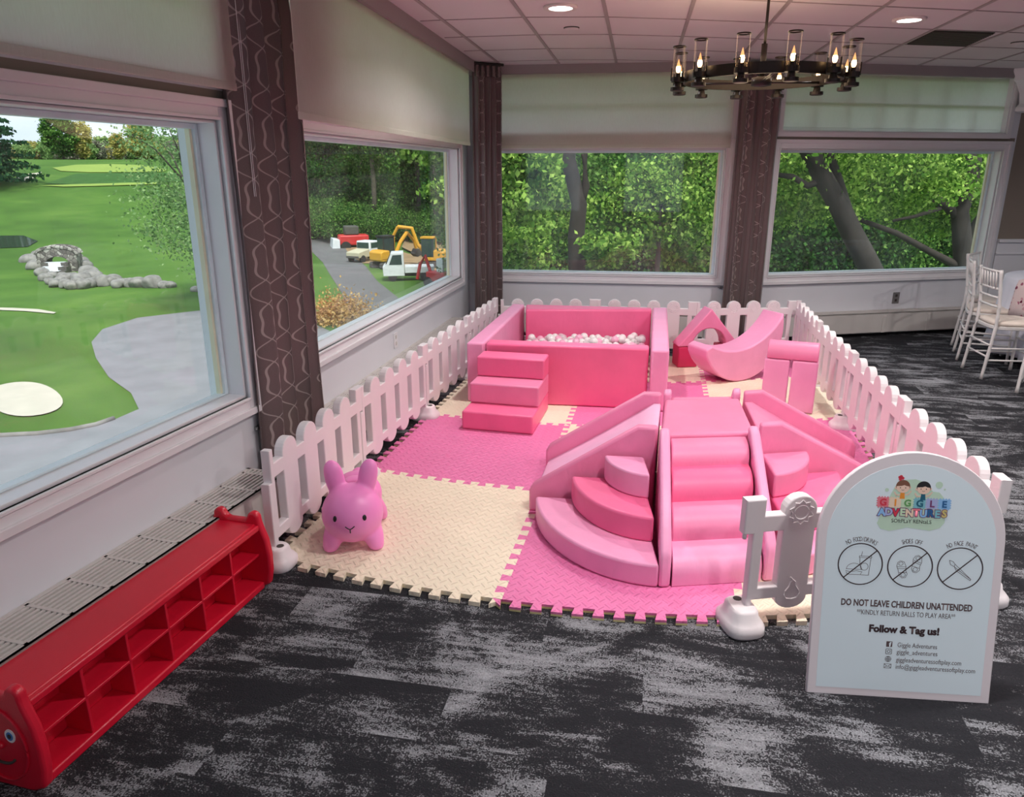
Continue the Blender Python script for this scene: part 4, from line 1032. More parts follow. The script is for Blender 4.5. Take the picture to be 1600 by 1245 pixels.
for sx, dx, dy, ro in ((1, -0.024, -0.010, 0.25), (1, 0.020, 0.010, -0.15)):
    pts = [(0.0,0.028),(0.011,0.022),(0.014,0.006),(0.011,-0.008),(0.013,-0.02),(0.006,-0.03),(-0.005,-0.03),(-0.012,-0.02),(-0.012,0.0),(-0.014,0.012),(-0.009,0.024),(0.0,0.028)]
    rot = lambda p: (cx+dx+p[0]*math.cos(ro)-p[1]*math.sin(ro), cy+dy+p[0]*math.sin(ro)+p[1]*math.cos(ro))
    strokes('sandal_drawing', [[rot(p) for p in pts], [rot((-0.013, 0.010)), rot((0.013, 0.004))], [rot((-0.013, 0.004)), rot((0.013, -0.002))], [rot((-0.012, -0.010)), rot((0.011, -0.014))], [rot(p) for p in arc(0, -0.02, 0.007, 0.007, 0, 360, 10)], [rot(p) for p in arc(0, 0.018, 0.007, 0.006, 0, 360, 10)]], 0.0013, 'ink')
cx = 0.158
strokes('paint_brush_drawing', [[(cx-0.034, cy+0.026), (cx-0.03, cy+0.012), (cx-0.018, cy+0.006), (cx-0.016, cy+0.014), (cx-0.022, cy+0.022), (cx-0.034, cy+0.026)], [(cx-0.018, cy+0.006), (cx-0.006, cy-0.004), (cx+0.036, cy-0.034), (cx+0.034, cy-0.038), (cx-0.010, cy-0.008), (cx-0.018, cy+0.006)], [(cx-0.016, cy+0.014), (cx-0.004, cy+0.003), (cx+0.036, cy-0.034)]], 0.0014, 'ink')
# logo: soft green cloud, jigsaw row of letters, bubble word, two small children
blob = [(-0.10,0.612),(-0.108,0.590),(-0.095,0.572),(-0.07,0.566),(-0.045,0.571),(-0.015,0.580),(0.02,0.576),(0.055,0.572),(0.085,0.582),(0.098,0.60),(0.10,0.64),(0.09,0.68),(0.075,0.698),(0.055,0.70),(0.03,0.728),(0.0,0.738),(-0.03,0.735),(-0.06,0.715),(-0.075,0.68),(-0.085,0.64)]
flat('logo_cloud', [blob, ell(0.072, 0.722, 0.011), ell(-0.085, 0.700, 0.006), ell(0.09, 0.708, 0.003)], 'green', 1)
def jigtile(u0, u1, v0, v1):
    p = []; n = 4; h = 0.0032
    for k in range(n): a = u0+(u1-u0)*k/n; w = (u1-u0)/n; p += [(a, v0), (a+w*0.25, v0), (a+w*0.25, v0-h), (a+w*0.75, v0-h), (a+w*0.75, v0)]
    for k in range(n): a = v0+(v1-v0)*k/n; w = (v1-v0)/n; p += [(u1, a), (u1, a+w*0.25), (u1+h, a+w*0.25), (u1+h, a+w*0.75), (u1, a+w*0.75)]
    for k in range(n): a = u1-(u1-u0)*k/n; w = (u1-u0)/n; p += [(a, v1), (a-w*0.25, v1), (a-w*0.25, v1+h), (a-w*0.75, v1+h), (a-w*0.75, v1)]
    for k in range(n): a = v1-(v1-v0)*k/n; w = (v1-v0)/n; p += [(u0, a), (u0, a-w*0.25), (u0-h, a-w*0.25), (u0-h, a-w*0.75), (u0, a-w*0.75)]
    return p
for k, (chh, a, b) in enumerate((('G','redl','red'),('I','orl','or'),('G','grl','gr'),('G','tel','te'),('L','pul','pu'),('E','bll','bl'))):
    u0 = -0.111+0.0372*k
    flat('logo_tile', [jigtile(u0, u0+0.0350, 0.645, 0.676)], a, 2+k*0.05); text('logo_letter', chh, u0+0.0175, 0.650, 0.030, b, layer=4, bold=0.0011)
word = 'ADVENTURES'; cols = ('bll','pul','red','grl','orl','redl','bll','bl','tel','yel')
for k, (chh, cc) in enumerate(zip(word, cols)):
    u = -0.096+0.0212*k; vv = 0.617+(0.002 if k % 2 else 0.0)
    text('logo_letter', chh, u, vv, 0.032, 'pu', layer=3, bold=0.0036); text('logo_letter', chh, u, vv, 0.032, cc, layer=4.5, bold=0.0016)
text('logo_caption', 'SOftPLaY RENtaLS', -0.003, 0.595, 0.0175, 'blk', width=0.122, layer=4)
def child(cx, cy, hair, top, girl):
    strokes('logo_child_arms', [[(cx-0.006, cy-0.026), (cx-0.018, cy-0.028), (cx-0.025, cy-0.018)], [(cx+0.006, cy-0.026), (cx+0.017, cy-0.024), (cx+0.026, cy-0.013)]], 0.0042, 'skin', 2.2)
    flat('logo_child_shirt', [[(cx-0.008, cy-0.039), (cx+0.008, cy-0.039), (cx+0.006, cy-0.018), (cx-0.006, cy-0.018)]], top, 2.3)
    flat('logo_child_ears', [ell(cx-0.021, cy-0.004, 0.004, 0.005, 12), ell(cx+0.021, cy-0.002, 0.004, 0.005, 12)], 'skin', 2.4)
    flat('logo_child_hair', [ell(cx, cy+0.002, 0.0215, 0.0205)], hair, 2.5)
    flat('logo_child_face', [[(cx+0.0195*math.cos(a), cy-0.004+0.0155*math.sin(a)) for a in [PI+PI*k/16 for k in range(17)]] + [(cx+0.019, cy+0.002), (cx+0.011, cy+0.003), (cx+0.004, cy+0.006), (cx-0.004, cy+0.003), (cx-0.019, cy+0.002)]], 'skin', 2.6)
    strokes('logo_child_smile', [arc(cx, cy-0.008, 0.004, 0.003, 200, 340, 6)], 0.0011, 'blk', 2.8); flat('logo_child_eyes', [ell(cx-0.008, cy-0.003, 0.0016, 0.002, 10), ell(cx+0.008, cy-0.003, 0.0016, 0.002, 10)], 'blk', 2.8)
    if girl: flat('logo_child_bow', [ell(cx-0.010, cy+0.025, 0.005), ell(cx-0.003, cy+0.028, 0.005), ell(cx-0.008, cy+0.033, 0.005), ell(cx-0.013, cy+0.031, 0.004)], 'red', 2.6)
child(-0.037, 0.712, 'hair', 'or', True); child(0.026, 0.710, 'blk', 'te', False)

# ------------------------------------------------------------------ banquet corner: chairs and table
def make_chair(label):
    t = thing('ballroom_chair', label, 'chair', (0,0,0), 0, 'white ballroom chairs at the table')
    m = MB(); n = 8
    def rr_(w, d, z): return [(w*math.copysign(abs(math.cos(a))**0.55, math.cos(a)), d*math.copysign(abs(math.sin(a))**0.55, math.sin(a)), z) for a in [2*PI*k/32 for k in range(32)]]
    m.loft([rr_(0.19,0.185,0.415), rr_(0.198,0.193,0.42), rr_(0.198,0.193,0.44), rr_(0.19,0.185,0.445)]); m.build('seat', M['chair'], t)
    m = MB(); m.loft([rr_(0.185,0.18,0.446), rr_(0.196,0.19,0.458), rr_(0.19,0.185,0.475), rr_(0.15,0.15,0.484)]); m.build('cushion', M['cushion'], t, smooth=True)
    def bead(pts):                      # turned bamboo rings along a leg
        out_p, rad = [], []
        for (a, b) in zip(pts, pts[1:]):
            for k in range(9):
                q = k/9; out_p.append([a[i]+(b[i]-a[i])*q for i in range(3)]); rad.append(0.0148 if k % 4 == 0 else 0.0125)
        out_p.append(pts[-1]); rad.append(0.012); return out_p, rad
    for sx in (-1, 1):
        p, r = bead([(sx*0.178, 0.172, 0), (sx*0.17, 0.165, 0.42)]); m = MB(); m.tube(p, r, 10); m.build('leg', M['chair'], t, smooth=True)
        p, r = bead([(sx*0.185, -0.215, 0), (sx*0.172, -0.172, 0.43), (sx*0.172, -0.175, 0.60), (sx*0.178, -0.215, 0.90)]); m = MB(); m.tube(p, r, 10); m.build('leg', M['chair'], t, smooth=True)
    m = MB()
    for z, y in ((0.60, -0.175), (0.675, -0.185), (0.745, -0.195), (0.885, -0.213)): m.tube([(-0.174, y, z), (-0.08, y-0.012, z), (0.08, y-0.012, z), (0.174, y, z)], 0.0095, 8)
    m.build('back_rail', M['chair'], t, smooth=True)
    m = MB()
    for k in range(6):
        x = -0.125+0.05*k; m.tube([(x, -0.206, 0.745), (x, -0.224, 0.885)], 0.0075, 8)
    m.build('back_spindle', M['chair'], t, smooth=True)
    m = MB()
    for z in (0.16, 0.26):
        for sx in (-1, 1): m.tube([(sx*0.180, -0.20, z), (sx*0.175, 0.17, z)], 0.008, 8)
        m.tube([(-0.182, 0.170, z+0.03), (0.182, 0.170, z+0.03)], 0.008, 8); m.tube([(-0.182, -0.20, z+0.03), (0.182, -0.20, z+0.03)], 0.008, 8)
    m.build('stretcher', M['chair'], t, smooth=True)
    return t
chairs = [((4.155, 6.07), -98.7, 'white ballroom chair with ivory cushion, nearest complete one beside the table'),
          ((4.36, 6.64), -116, 'white ballroom chair seen edge-on, behind the nearest complete chair'),
          ((4.66, 7.13), -138, 'white ballroom chair with its back to the far wall beyond the table'),
          ((4.22, 5.57), -37, 'white ballroom chair at the picture edge with only a splayed rear leg showing')]
c0_ = make_chair(chairs[0][2])
for k, (p, a, lb) in enumerate(chairs):
    c = c0_ if k == 0 else copy_tree(c0_)
    c.location = (p[0], p[1], 0.001); c.rotation_euler = (0, 0, math.radians(a)); c['label'] = lb
TX, TY, TR = 5.14, 6.45, 0.70
t = thing('banquet_table', 'round banquet table under a floor-length white cloth at the right edge', 'table', (TX, TY, 0))
m = MB(); m.lathe([(TR-0.01, 0.725), (TR-0.01, 0.748)], (0,0,0), 48); m.build('tabletop', M['wall_dark'], t)
for k in range(4):
    a = PI/4+k*PI/2; m = MB(); m.tube([(0.40*math.cos(a), 0.40*math.sin(a), 0.0), (0.38*math.cos(a), 0.38*math.sin(a), 0.725)], 0.014, 8); m.build('leg', M['steel'], t, smooth=True)
mclo = plain('white_linen', srgb(226, 226, 236), 0.8, vary=0.02, bump=0.1, bscale=300)
def cloth_r(a, q): return TR+0.004+q*(0.035+0.05*math.sin(13*a)*q+0.02*math.sin(29*a+1))
m = MB(); n = 156; rings = [[(0.02*math.cos(2*PI*i/n), 0.02*math.sin(2*PI*i/n), 0.752) for i in range(n)], [((TR-0.01)*math.cos(2*PI*i/n), (TR-0.01)*math.sin(2*PI*i/n), 0.752) for i in range(n)]]
for q in [0.0, 0.08, 0.25, 0.45, 0.7, 0.9, 1.0]:
    rings.append([(cloth_r(2*PI*i/n, q)*math.cos(2*PI*i/n), cloth_r(2*PI*i/n, q)*math.sin(2*PI*i/n), 0.745-0.66*q) for i in range(n)])
m.loft(rings, True, False); o = m.build('tablecloth', mclo, smooth=True); o.location = (TX, TY, 0); o.modifiers.new('thick', 'SOLIDIFY').thickness = 0.002
tag(o, 'white cloth draped over the round banquet table', 'tablecloth')
# petal strewn runner hanging over the edge nearest the window
t_ = NT('petal_runner'); uv = t_.coord('UV'); vo = t_.n('TexVoronoi'); vo.feature = 'F1'; t_.l(uv, vo.inputs['Vector']); vo.inputs['Scale'].default_value = 26
ms = t_.math('LESS_THAN', vo.outputs['Distance'], 0.36); cc = t_.ramp(vo.outputs['Color'], (0.3, srgb(110, 20, 52)), (0.5, srgb(196, 120, 140)), (0.75, srgb(236, 214, 210)))
mrun = t_.done(t_.pbr(t_.mix(ms, srgb(228, 206, 204), cc), 0.8))
m = MB(); A0 = math.radians(190); n = 14; w = 0.11
path = [(r_, 0.757) for r_ in (0.0, 0.2, 0.4, 0.55, 0.66)] + [(TR+0.012, 0.752)] + [(cloth_r(A0, q)+0.022+0.05*q, 0.745-0.66*q) for q in (0.08, 0.2, 0.32, 0.45)]
acc = 0
for k, (r_, z) in enumerate(path):
    if k: acc += math.hypot(r_-path[k-1][0], z-path[k-1][1])
    for i in range(n+1):
        s = (i/n-0.5)*2*w; x = r_*math.cos(A0)-s*math.sin(A0); y = r_*math.sin(A0)+s*math.cos(A0)
        m.uv[len(m.v)] = (s, acc); m.v.append((x, y, z+0.004*math.sin(9*i+5*k)))
for k in range(len(path)-1):
    for i in range(n): a = k*(n+1)+i; m.f.append([a, a+1, a+n+2, a+n+1]); m.m.append(0)
o = m.build('table_runner', mrun, smooth=True); o.location = (TX, TY, 0); o.modifiers.new('thick', 'SOLIDIFY').thickness = 0.004
tag(o, 'petal patterned pink runner hanging over the white tablecloth', 'runner')

# ------------------------------------------------------------------ outdoors
import numpy as np
GZ = -6.6
def terr(x, y):
    d = math.hypot(x, y); return GZ + 10.9*sstep(72, 205, d) + (0.35*math.sin(x*0.09+1)*math.sin(y*0.05) if d > 60 else 0)
def ray(px, py):
    u = (px-800)/1150; v = (622.5-py)/1150; cp, sp = math.cos(PITCH), math.sin(PITCH); return (u, cp+v*sp, -sp+v*cp)
def GP(px, py, z=GZ):
    d = ray(px, py); t = (z-1.66)/d[2]; return (t*d[0], t*d[1])
def AT(px, py, y):
    d = ray(px, py); t = y/d[1]; return (t*d[0], y, 1.66+t*d[2])
def grass_mat():
    t = NT('mown_grass'); co = t.coord(); a = t.noise(co, 0.11, 5, 0.65, 0.4); b = t.noise(t.coord(scale=(1, 2.5, 1)), 1.6, 4, 0.7); c = t.noise(co, 9, 3, 0.7)
    col = t.ramp(a, (0.32, srgb(54, 90, 36)), (0.52, srgb(78, 116, 46)), (0.72, srgb(106, 138, 60)))
    col = t.mix(t.math('MULTIPLY', b, 0.45), col, srgb(44, 80, 32)); col = t.mix(t.math('MULTIPLY', c, 0.30), col, srgb(116, 140, 66))
    return t.done(t.pbr(col, 0.95, 0, t.bump(c, 0.5, 0.06), 0.1))
M['grass'] = grass_mat()
M['asphalt'] = plain('pale_asphalt', srgb(132, 131, 134), 0.9, vary=0.10, scale=0.8, spec=0.2)
M['asphalt2'] = plain('grey_asphalt', srgb(108, 106, 106), 0.9, vary=0.12, scale=0.6, spec=0.2)
M['sand'] = plain('bunker_sand', srgb(196, 188, 172), 0.95, vary=0.05, scale=1.5, spec=0.1)
M['green'] = plain('putting_green', srgb(138, 158, 78), 0.95, vary=0.06, scale=0.2, spec=0.1)
M['rough'] = plain('long_rough_grass', srgb(64, 98, 48), 0.95, vary=0.18, scale=0.8, spec=0.1)
M['dirt'] = plain('brown_earth', srgb(158, 132, 100), 0.95, vary=0.2, scale=0.7, spec=0.1, bump=0.4, bscale=3)
M['stone'] = plain('grey_field_stone', srgb(134, 130, 125), 0.9, vary=0.35, scale=1.6, bump=0.4, bscale=6)
def masonry():
    t = NT('field_stone_masonry'); v = t.n('TexVoronoi'); t.l(t.coord(), v.inputs['Vector']); v.inputs['Scale'].default_value = 3.2
    e = t.n('TexVoronoi'); e.feature = 'DISTANCE_TO_EDGE'; t.l(t.coord(), e.inputs['Vector']); e.inputs['Scale'].default_value = 3.2
    s = t.n('SeparateColor'); t.l(v.outputs['Color'], s.inputs[0])
    c = t.ramp(s.outputs[0], (0.1, srgb(96, 92, 88)), (0.5, srgb(136, 130, 124)), (0.9, srgb(176, 172, 164)))
    c = t.mix(t.math('LESS_THAN', e.outputs['Distance'], 0.045), c, srgb(66, 62, 58))
    return t.done(t.pbr(c, 0.9, 0, t.bump(e.outputs['Distance'], 0.6, 0.08), 0.2))
M['masonry'] = masonry()
M['water'] = plain('dark_pond_water', srgb(60, 74, 60), 0.06, vary=0.1, scale=0.4)
M['bark'] = plain('grey_brown_bark', srgb(86, 76, 68), 0.95, vary=0.3, scale=3, bump=0.8, bscale=14)
M['bark_d'] = plain('dark_bark', srgb(54, 47, 42), 0.95, vary=0.3, scale=3, bump=0.8, bscale=10)
# ground sheet
m = MB(); nr, na = 64, 96
for i in range(nr+1):
    r = 7.5*(300/7.5)**(i/nr)
    for j in range(na+1):
        a = math.radians(25+185*j/na); x, y = r*math.cos(a), r*math.sin(a); m.v.append((x, y, terr(x, y)))
for i in range(nr):
    for j in range(na): a = i*(na+1)+j; m.f.append([a, a+1, a+na+2, a+na+1]); m.m.append(0)
structure(m.build('lawn', M['grass'], smooth=True))
def patch(name, pts, mat, lift, px=True, sub=3):
    P = [GP(*p) for p in pts] if px else pts
    bm = bmesh.new(); bm.faces.new([bm.verts.new((p[0], p[1], 0)) for p in P])
    bmesh.ops.triangulate(bm, faces=bm.faces[:]); 
    for _ in range(3): bmesh.ops.subdivide_edges(bm, edges=[e for e in bm.edges if e.calc_length() > 2.0], cuts=1); bmesh.ops.triangulate(bm, faces=bm.faces[:])
    for v in bm.verts: v.co.z = terr(v.co.x, v.co.y)+lift
    bmesh.ops.recalc_face_normals(bm, faces=bm.faces[:])
    if sum(f.normal.z for f in bm.faces) < 0: bmesh.ops.reverse_faces(bm, faces=bm.faces[:])
    me = bpy.data.meshes.new(name); bm.to_mesh(me); bm.free(); me.materials.append(M[mat]); return place(me, name)
structure(patch('cart_path', [(420,474),(300,487),(215,497),(160,515),(143,535),(150,560),(170,590),(205,615),(217,640),(180,656),(90,675),(0,684),(-160,690),(-160,860),(300,900),(620,700),(520,520)], 'asphalt', 0.03))
structure(patch('driveway', [(470,383),(497,372),(530,374),(545,395),(571,416),(590,440),(640,480),(700,540),(560,560),(535,460),(504,411)], 'asphalt2', 0.035))
structure(patch('yard', [(529,377),(575,384),(640,398),(700,400),(760,420),(760,440),(690,425),(600,414),(566,412),(545,400)], 'dirt', 0.05))
m = MB(); kp = [(-40,684),(0,683),(60,680),(110,674),(150,666),(178,656)]
m.tube([(*GP(*p), GZ+0.06) for p in kp], 0.09, 8); tag(m.build('stone_kerb', M['stone'], smooth=True), 'low pale stone kerb between the bunker grass and the cart path', 'kerb')
def tri_ell(cx, cy, rx, ry, n=28, w=0.0): return [(cx+rx*math.cos(2*PI*k/n)*(1+w*math.sin(4*PI*k/n)), cy+ry*math.sin(2*PI*k/n)) for k in range(n)]
tag(patch('sand_bunker', tri_ell(38, 625, 60, 27, w=0.08), 'sand', 0.05), 'large oval sand bunker beside the curved cart path', 'bunker')
tag(patch('sand_bunker', [(-30,481),(20,482),(60,484),(88,489),(84,491),(40,487),(-30,484)], 'sand', 0.05), 'thin sliver of white sand bunker in the mown grass', 'bunker')
def onhill(px, py):     # march the ray to the ground
    d = ray(px, py); t = 30.0
    while t < 330:
        if 1.66+t*d[2] < terr(t*d[0], t*d[1]): return (t*d[0], t*d[1])
        t += 0.25
    return (t*d[0], t*d[1])
def hillpatch(name, pts, mat, lift): return patch(name, [onhill(*p) for p in pts], mat, lift, px=False)
tag(hillpatch('sand_bunker', [(12,284),(42,273),(66,270),(52,280),(40,285)], 'sand', 0.12), 'white sand bunker on the hillside under the dark conifer', 'bunker')
structure(hillpatch('putting_green', [(82,263),(120,258),(170,257),(225,259),(262,266),(255,269),(200,270),(140,270),(95,268)], 'green', 0.1))
structure(hillpatch('rough_bank', [(70,288),(120,272),(200,271),(275,271),(300,284),(200,287),(120,289)], 'rough', 0.1))
structure(hillpatch('fairway_strip', [(60,291),(120,289),(200,287),(252,286),(250,289),(180,291),(100,293)], 'green', 0.14))
structure(patch('pond', [(-60,387),(0,386),(40,385),(62,390),(45,396),(0,398),(-60,400)], 'water', 0.06))

# stone bridge, waterfall and boulders
bx, by = GP(92, 425); o = (bx, by, GZ)
t = thing('stone_bridge', 'small arched stone bridge above a stepped waterfall on the golf course', 'bridge', o)
sc = by/35.0*1.0
m = MB(); Wd = 1.55
low_ = [(-Wd, 0), (-0.85, 0)] + [(0.85*math.cos(PI-PI*k/12), 0.85+0.45*math.sin(PI*k/12)) for k in range(13)] + [(0.85, 0), (Wd, 0)]
top_ = [(Wd, 1.35)] + [(Wd*math.cos(PI*k/14)*1.02, 1.35+0.62*math.sin(PI*k/14)) for k in range(1, 14)] + [(-Wd, 1.35)]
f = frame((bx, by), (0.98, 0.2), (-0.2, 0.98))
m.prism([(p, q+GZ) for p, q in low_+top_], 0, 1.4, lambda p, q, tt: f(p, tt, q)); m.build('arch', M['masonry'], t, origin=o)
m = MB()
for s_ in (0.0, 1.25):
    pts = [(Wd*math.cos(PI*k/14)*1.02, 1.35+0.62*math.sin(PI*k/14)) for k in range(0, 15)]
    m.tube([f(p, s_+0.07, q+GZ+0.12) for p, q in pts], 0.16, 7)
m.build('parapet', M['masonry'], t, origin=o)
tf = thing('waterfall', 'stepped waterfall of white water spilling from under the stone bridge', 'waterfall', f(0, -0.5, GZ))
m = MB()
for k in range(3): m.box(-1.1+0.1*k, 1.0+0.1*k, -0.55-0.75*k, 0.1-0.75*k, GZ, GZ+0.85-0.28*k, f)
m.build('ledge', plain('wet_ledge', srgb(92, 88, 82), 0.4, vary=0.3), tf, origin=tuple(tf.location))
m = MB()
for k in range(3): m.box(-0.5, 0.45, -0.58-0.75*k, -0.54-0.75*k, GZ+0.45-0.25*k, GZ+0.86-0.28*k, f); m.box(-0.8, 0.7, -0.5-0.75*k, 0.1-0.75*k, GZ+0.855-0.28*k, GZ+0.87-0.28*k, f)
m.build('white_water', plain('white_water', srgb(226, 230, 232), 0.3), tf, origin=tuple(tf.location))
def rockmesh(seed):
    rnd = random.Random(seed); bm = bmesh.new(); bmesh.ops.create_icosphere(bm, subdivisions=3, radius=1)
    ax = [Vector((rnd.gauss(0,1), rnd.gauss(0,1), rnd.gauss(0,1))).normalized() for _ in range(9)]; cut = [rnd.uniform(0.62, 0.95) for _ in ax]
    for v in bm.verts:
        for a, c_ in zip(ax, cut):
            d = v.co.dot(a)
            if d > c_: v.co -= a*(d-c_)*0.85
        v.co.z *= 0.72
    me = bpy.data.meshes.new('boulder'); bm.to_mesh(me); bm.free(); me.materials.append(M['stone'])
    for p in me.polygons: p.use_smooth = True
    return me
rms = [rockmesh(k) for k in range(4)]
rk = [(48,412,20),(62,402,16),(58,421,20),(66,430,16),(72,437,14),(78,442,13),(86,446,14),(95,443,15),(104,440,18),(112,437,18),(103,447,15),(112,449,14),(122,443,15),(128,440,22),(138,433,24),(145,438,22),(133,420,18),(126,412,16),(120,405,14),(130,448,16),(140,446,15),(150,443,16),(160,444,20),(170,443,17),(178,441,17),(187,447,17),(196,446,15),(204,446,16),(217,447,19),(227,443,13),(240,448,24),(257,449,14),(266,449,13),(82,432,12),(98,435,13),(306,455,11)]
for k, (px, py, w) in enumerate(rk):
    x, y = GP(px, py); o = bpy.data.objects.new('boulder', rms[k % 4]); C.objects.link(o); s = w*y*1.0/1150*0.80
    o.location = (x, y, GZ+s*0.25); o.scale = (s, s*0.9, s*1.0); o.rotation_euler = (0, 0, k*1.7)
    tag(o, 'grey boulder lining the foot of the waterfall and its bank', 'rock', 'boulders by the waterfall')

# trees: leaf sheets by numpy, every leaf a small folded blade
def leaf_mat(name, c0, c1, c2):
    t = NT(name); gi = t.n('NewGeometry'); col = t.ramp(gi.outputs['Random Per Island'], (0.05, c0), (0.5, c1), (0.95, c2))
    d = t.n('BsdfDiffuse'); tl = t.n('BsdfTranslucent'); t.l(col, d.inputs[0]); t.l(t.mix(0.5, col, (0.9, 1.0, 0.45, 1), 'MULTIPLY'), tl.inputs[0])
    m = t.n('MixShader'); m.inputs[0].default_value = 0.30; t.l(d.outputs[0], m.inputs[1]); t.l(tl.outputs[0], m.inputs[2]); return t.done(m.outputs[0])
LM = {'maple': leaf_mat('maple_leaf', srgb(66, 104, 40), srgb(114, 154, 62), srgb(178, 206, 104)), 'deep': leaf_mat('deep_shade_leaf', srgb(34, 66, 32), srgb(54, 94, 42), srgb(84, 128, 60)),  # deep: shade between the back crowns is put into darker leaf colours
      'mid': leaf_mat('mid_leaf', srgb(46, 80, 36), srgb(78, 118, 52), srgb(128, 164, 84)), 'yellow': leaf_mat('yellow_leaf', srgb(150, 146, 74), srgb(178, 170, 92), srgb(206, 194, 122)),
      'conifer': leaf_mat('conifer_needle', srgb(30, 62, 44), srgb(44, 80, 54), srgb(66, 102, 70)), 'hazy': leaf_mat('haze_tinted_leaf', srgb(104, 136, 86), srgb(130, 162, 98), srgb(162, 188, 120)), 'airy': leaf_mat('airy_leaf', srgb(96, 130, 84), srgb(124, 156, 100), srgb(160, 184, 128)), 'dry': leaf_mat('dry_grass_blade', srgb(170, 128, 72), srgb(196, 156, 96), srgb(216, 184, 124)), 'grey': leaf_mat('grey_twig', srgb(118, 116, 104), srgb(140, 140, 122), srgb(160, 158, 138))}  # hazy: distance haze is mixed into these paler leaf colours
def leaf_mesh(name, cen, size, seed, mat, droop=0.35):
    rg = np.random.default_rng(seed); n = len(cen)
    a = rg.normal(size=(n, 3)); a[:, 2] -= droop; a /= np.linalg.norm(a, axis=1)[:, None]
    b = np.cross(a, rg.normal(size=(n, 3))); b /= np.linalg.norm(b, axis=1)[:, None]; c = np.cross(a, b)
    s = size*rg.uniform(0.6, 1.25, (n, 1))
    p0 = cen-a*s*0.5; p1 = cen+b*s*0.36+c*s*0.10; p2 = cen+a*s*0.55; p3 = cen-b*s*0.36+c*s*0.10
    V = np.stack([p0, p1, p2, p3], 1).reshape(-1, 3); idx = np.arange(n)*4
    me = bpy.data.meshes.new(name); me.vertices.add(4*n); me.vertices.foreach_set('co', V.astype(np.float32).ravel())
    me.loops.add(6*n); me.loops.foreach_set('vertex_index', np.stack([idx, idx+1, idx+2, idx, idx+2, idx+3], 1).ravel().astype(np.int32))
    me.polygons.add(2*n); me.polygons.foreach_set('loop_start', (np.arange(2*n)*3).astype(np.int32)); me.polygons.foreach_set('loop_total', np.full(2*n, 3, np.int32))
    me.update(calc_edges=True); me.materials.append(LM[mat]); return me
def crown_pts(n, seed, rx, ry, rz, cz, ncl, spread, shell=0.55):
    rg = np.random.default_rng(seed); d = rg.normal(size=(ncl, 3)); d /= np.linalg.norm(d, axis=1)[:, None]
    r = (shell+(1-shell)*rg.random((ncl, 1)))**0.7
    c = d*r*np.array([rx, ry, rz])
    k = rg.integers(0, ncl, n); p = c[k]+rg.normal(size=(n, 3))*np.array([spread, spread, spread*0.62]); p[:, 2] += cz; return p
def trunk(name, segs, mat, parent=None, sides=10):
    m = MB()
    for pts, r0, r1 in segs:
        n = len(pts); m.tube(pts, [r0+(r1-r0)*k/(n-1) for k in range(n)], sides)
    return m.build(name, M[mat], parent, smooth=True)
def tree(label, x, y, H, rx, rz, mat, n=5000, seed=0, leaf=0.42, tr=0.18, cat='tree', name='tree', base=None, ncl=90, group=None, bark='bark', low=0.42, z=None):
    zz = terr(x, y) if z is None else z; t = thing(name, label, cat, (x, y, zz-0.1), 0, group); cz = H-rz
    rnd = random.Random(seed); segs = [([(0,0,0), (0.05*H*rnd.uniform(-1,1)*0.3,0,H*0.35), (0.02*H*rnd.uniform(-1,1),0.02*H*rnd.uniform(-1,1),H*0.75)], tr, tr*0.35)]
    for k in range(6):
        a = k*1.05+rnd.random(); h0 = H*rnd.uniform(0.3, 0.6); segs.append(([(0,0,h0), (0.45*rx*math.cos(a), 0.45*rx*math.sin(a), h0+0.14*H), (0.8*rx*math.cos(a), 0.8*rx*math.sin(a), h0+0.2*H)], tr*0.4, tr*0.1))
    trunk('trunk', segs, bark, t, 8)
    me = leaf_mesh('crown', crown_pts(n, seed, rx, rx, rz, cz, ncl, rx*0.17), leaf, seed+1, mat); place(me, 'crown', t)
    return t
def put(src, x, y, s, rz, label, group=None, z=None, sz=None):
    c = copy_tree(src); c.location = (x, y, (terr(x, y) if z is None else z)-0.1); c.scale = (s, s, sz or s); c.rotation_euler = (0, 0, rz); c['label'] = label
    if group: c['group'] = group
    elif 'group' in c: del c['group']
    return c
rt = random.Random(11)
# golf course, seen through the near left window
def conifer(label, x, y, H, R, n=9000, seed=3):
    z = terr(x, y); t = thing('conifer', label, 'tree', (x, y, z-0.1)); rg = np.random.default_rng(seed)
    trunk('trunk', [([(0,0,0),(0.1,0,H*0.5),(0,0,H)], 0.35, 0.04)], 'bark_d', t)
    L = rg.integers(0, 22, n); h = H*(0.10+0.88*L/22)+rg.normal(size=n)*0.12; az = rg.random(n)*2*PI
    az = np.round(az/(2*PI)*9+L*0.37)/9*2*PI-L*0.0+rg.normal(size=n)*0.13
    q = np.sqrt(rg.random(n)); r = q*R*(1-0.93*(h/H))**0.75*(0.85+0.3*np.sin(L*2.3))
    p = np.stack([r*np.cos(az), r*np.sin(az), h-0.20*r+0.05*r*r*0.3+rg.normal(size=n)*0.1], 1)
    place(leaf_mesh('needles', p, 0.62, seed, 'conifer', 0.5), 'needles', t); return t
x, y = onhill(2, 292); conifer('tall dark conifer at the left edge of the golf course view', x-2.5, y, 15.5, 9.0)
x, y = AT(100, 250, 185)[:2]; tA = tree('round bright green tree standing on the crest of the golf course', x, y, 11.0, 3.6, 5.0, 'mid', 6500, 21, 0.62, 0.3)
x, y = AT(131, 250, 188)[:2]; tB = tree('slim yellowish tree right of the round green tree on the crest', x, y, 9.0, 2.3, 4.2, 'yellow', 3500, 22, 0.55, 0.2)
farl = []
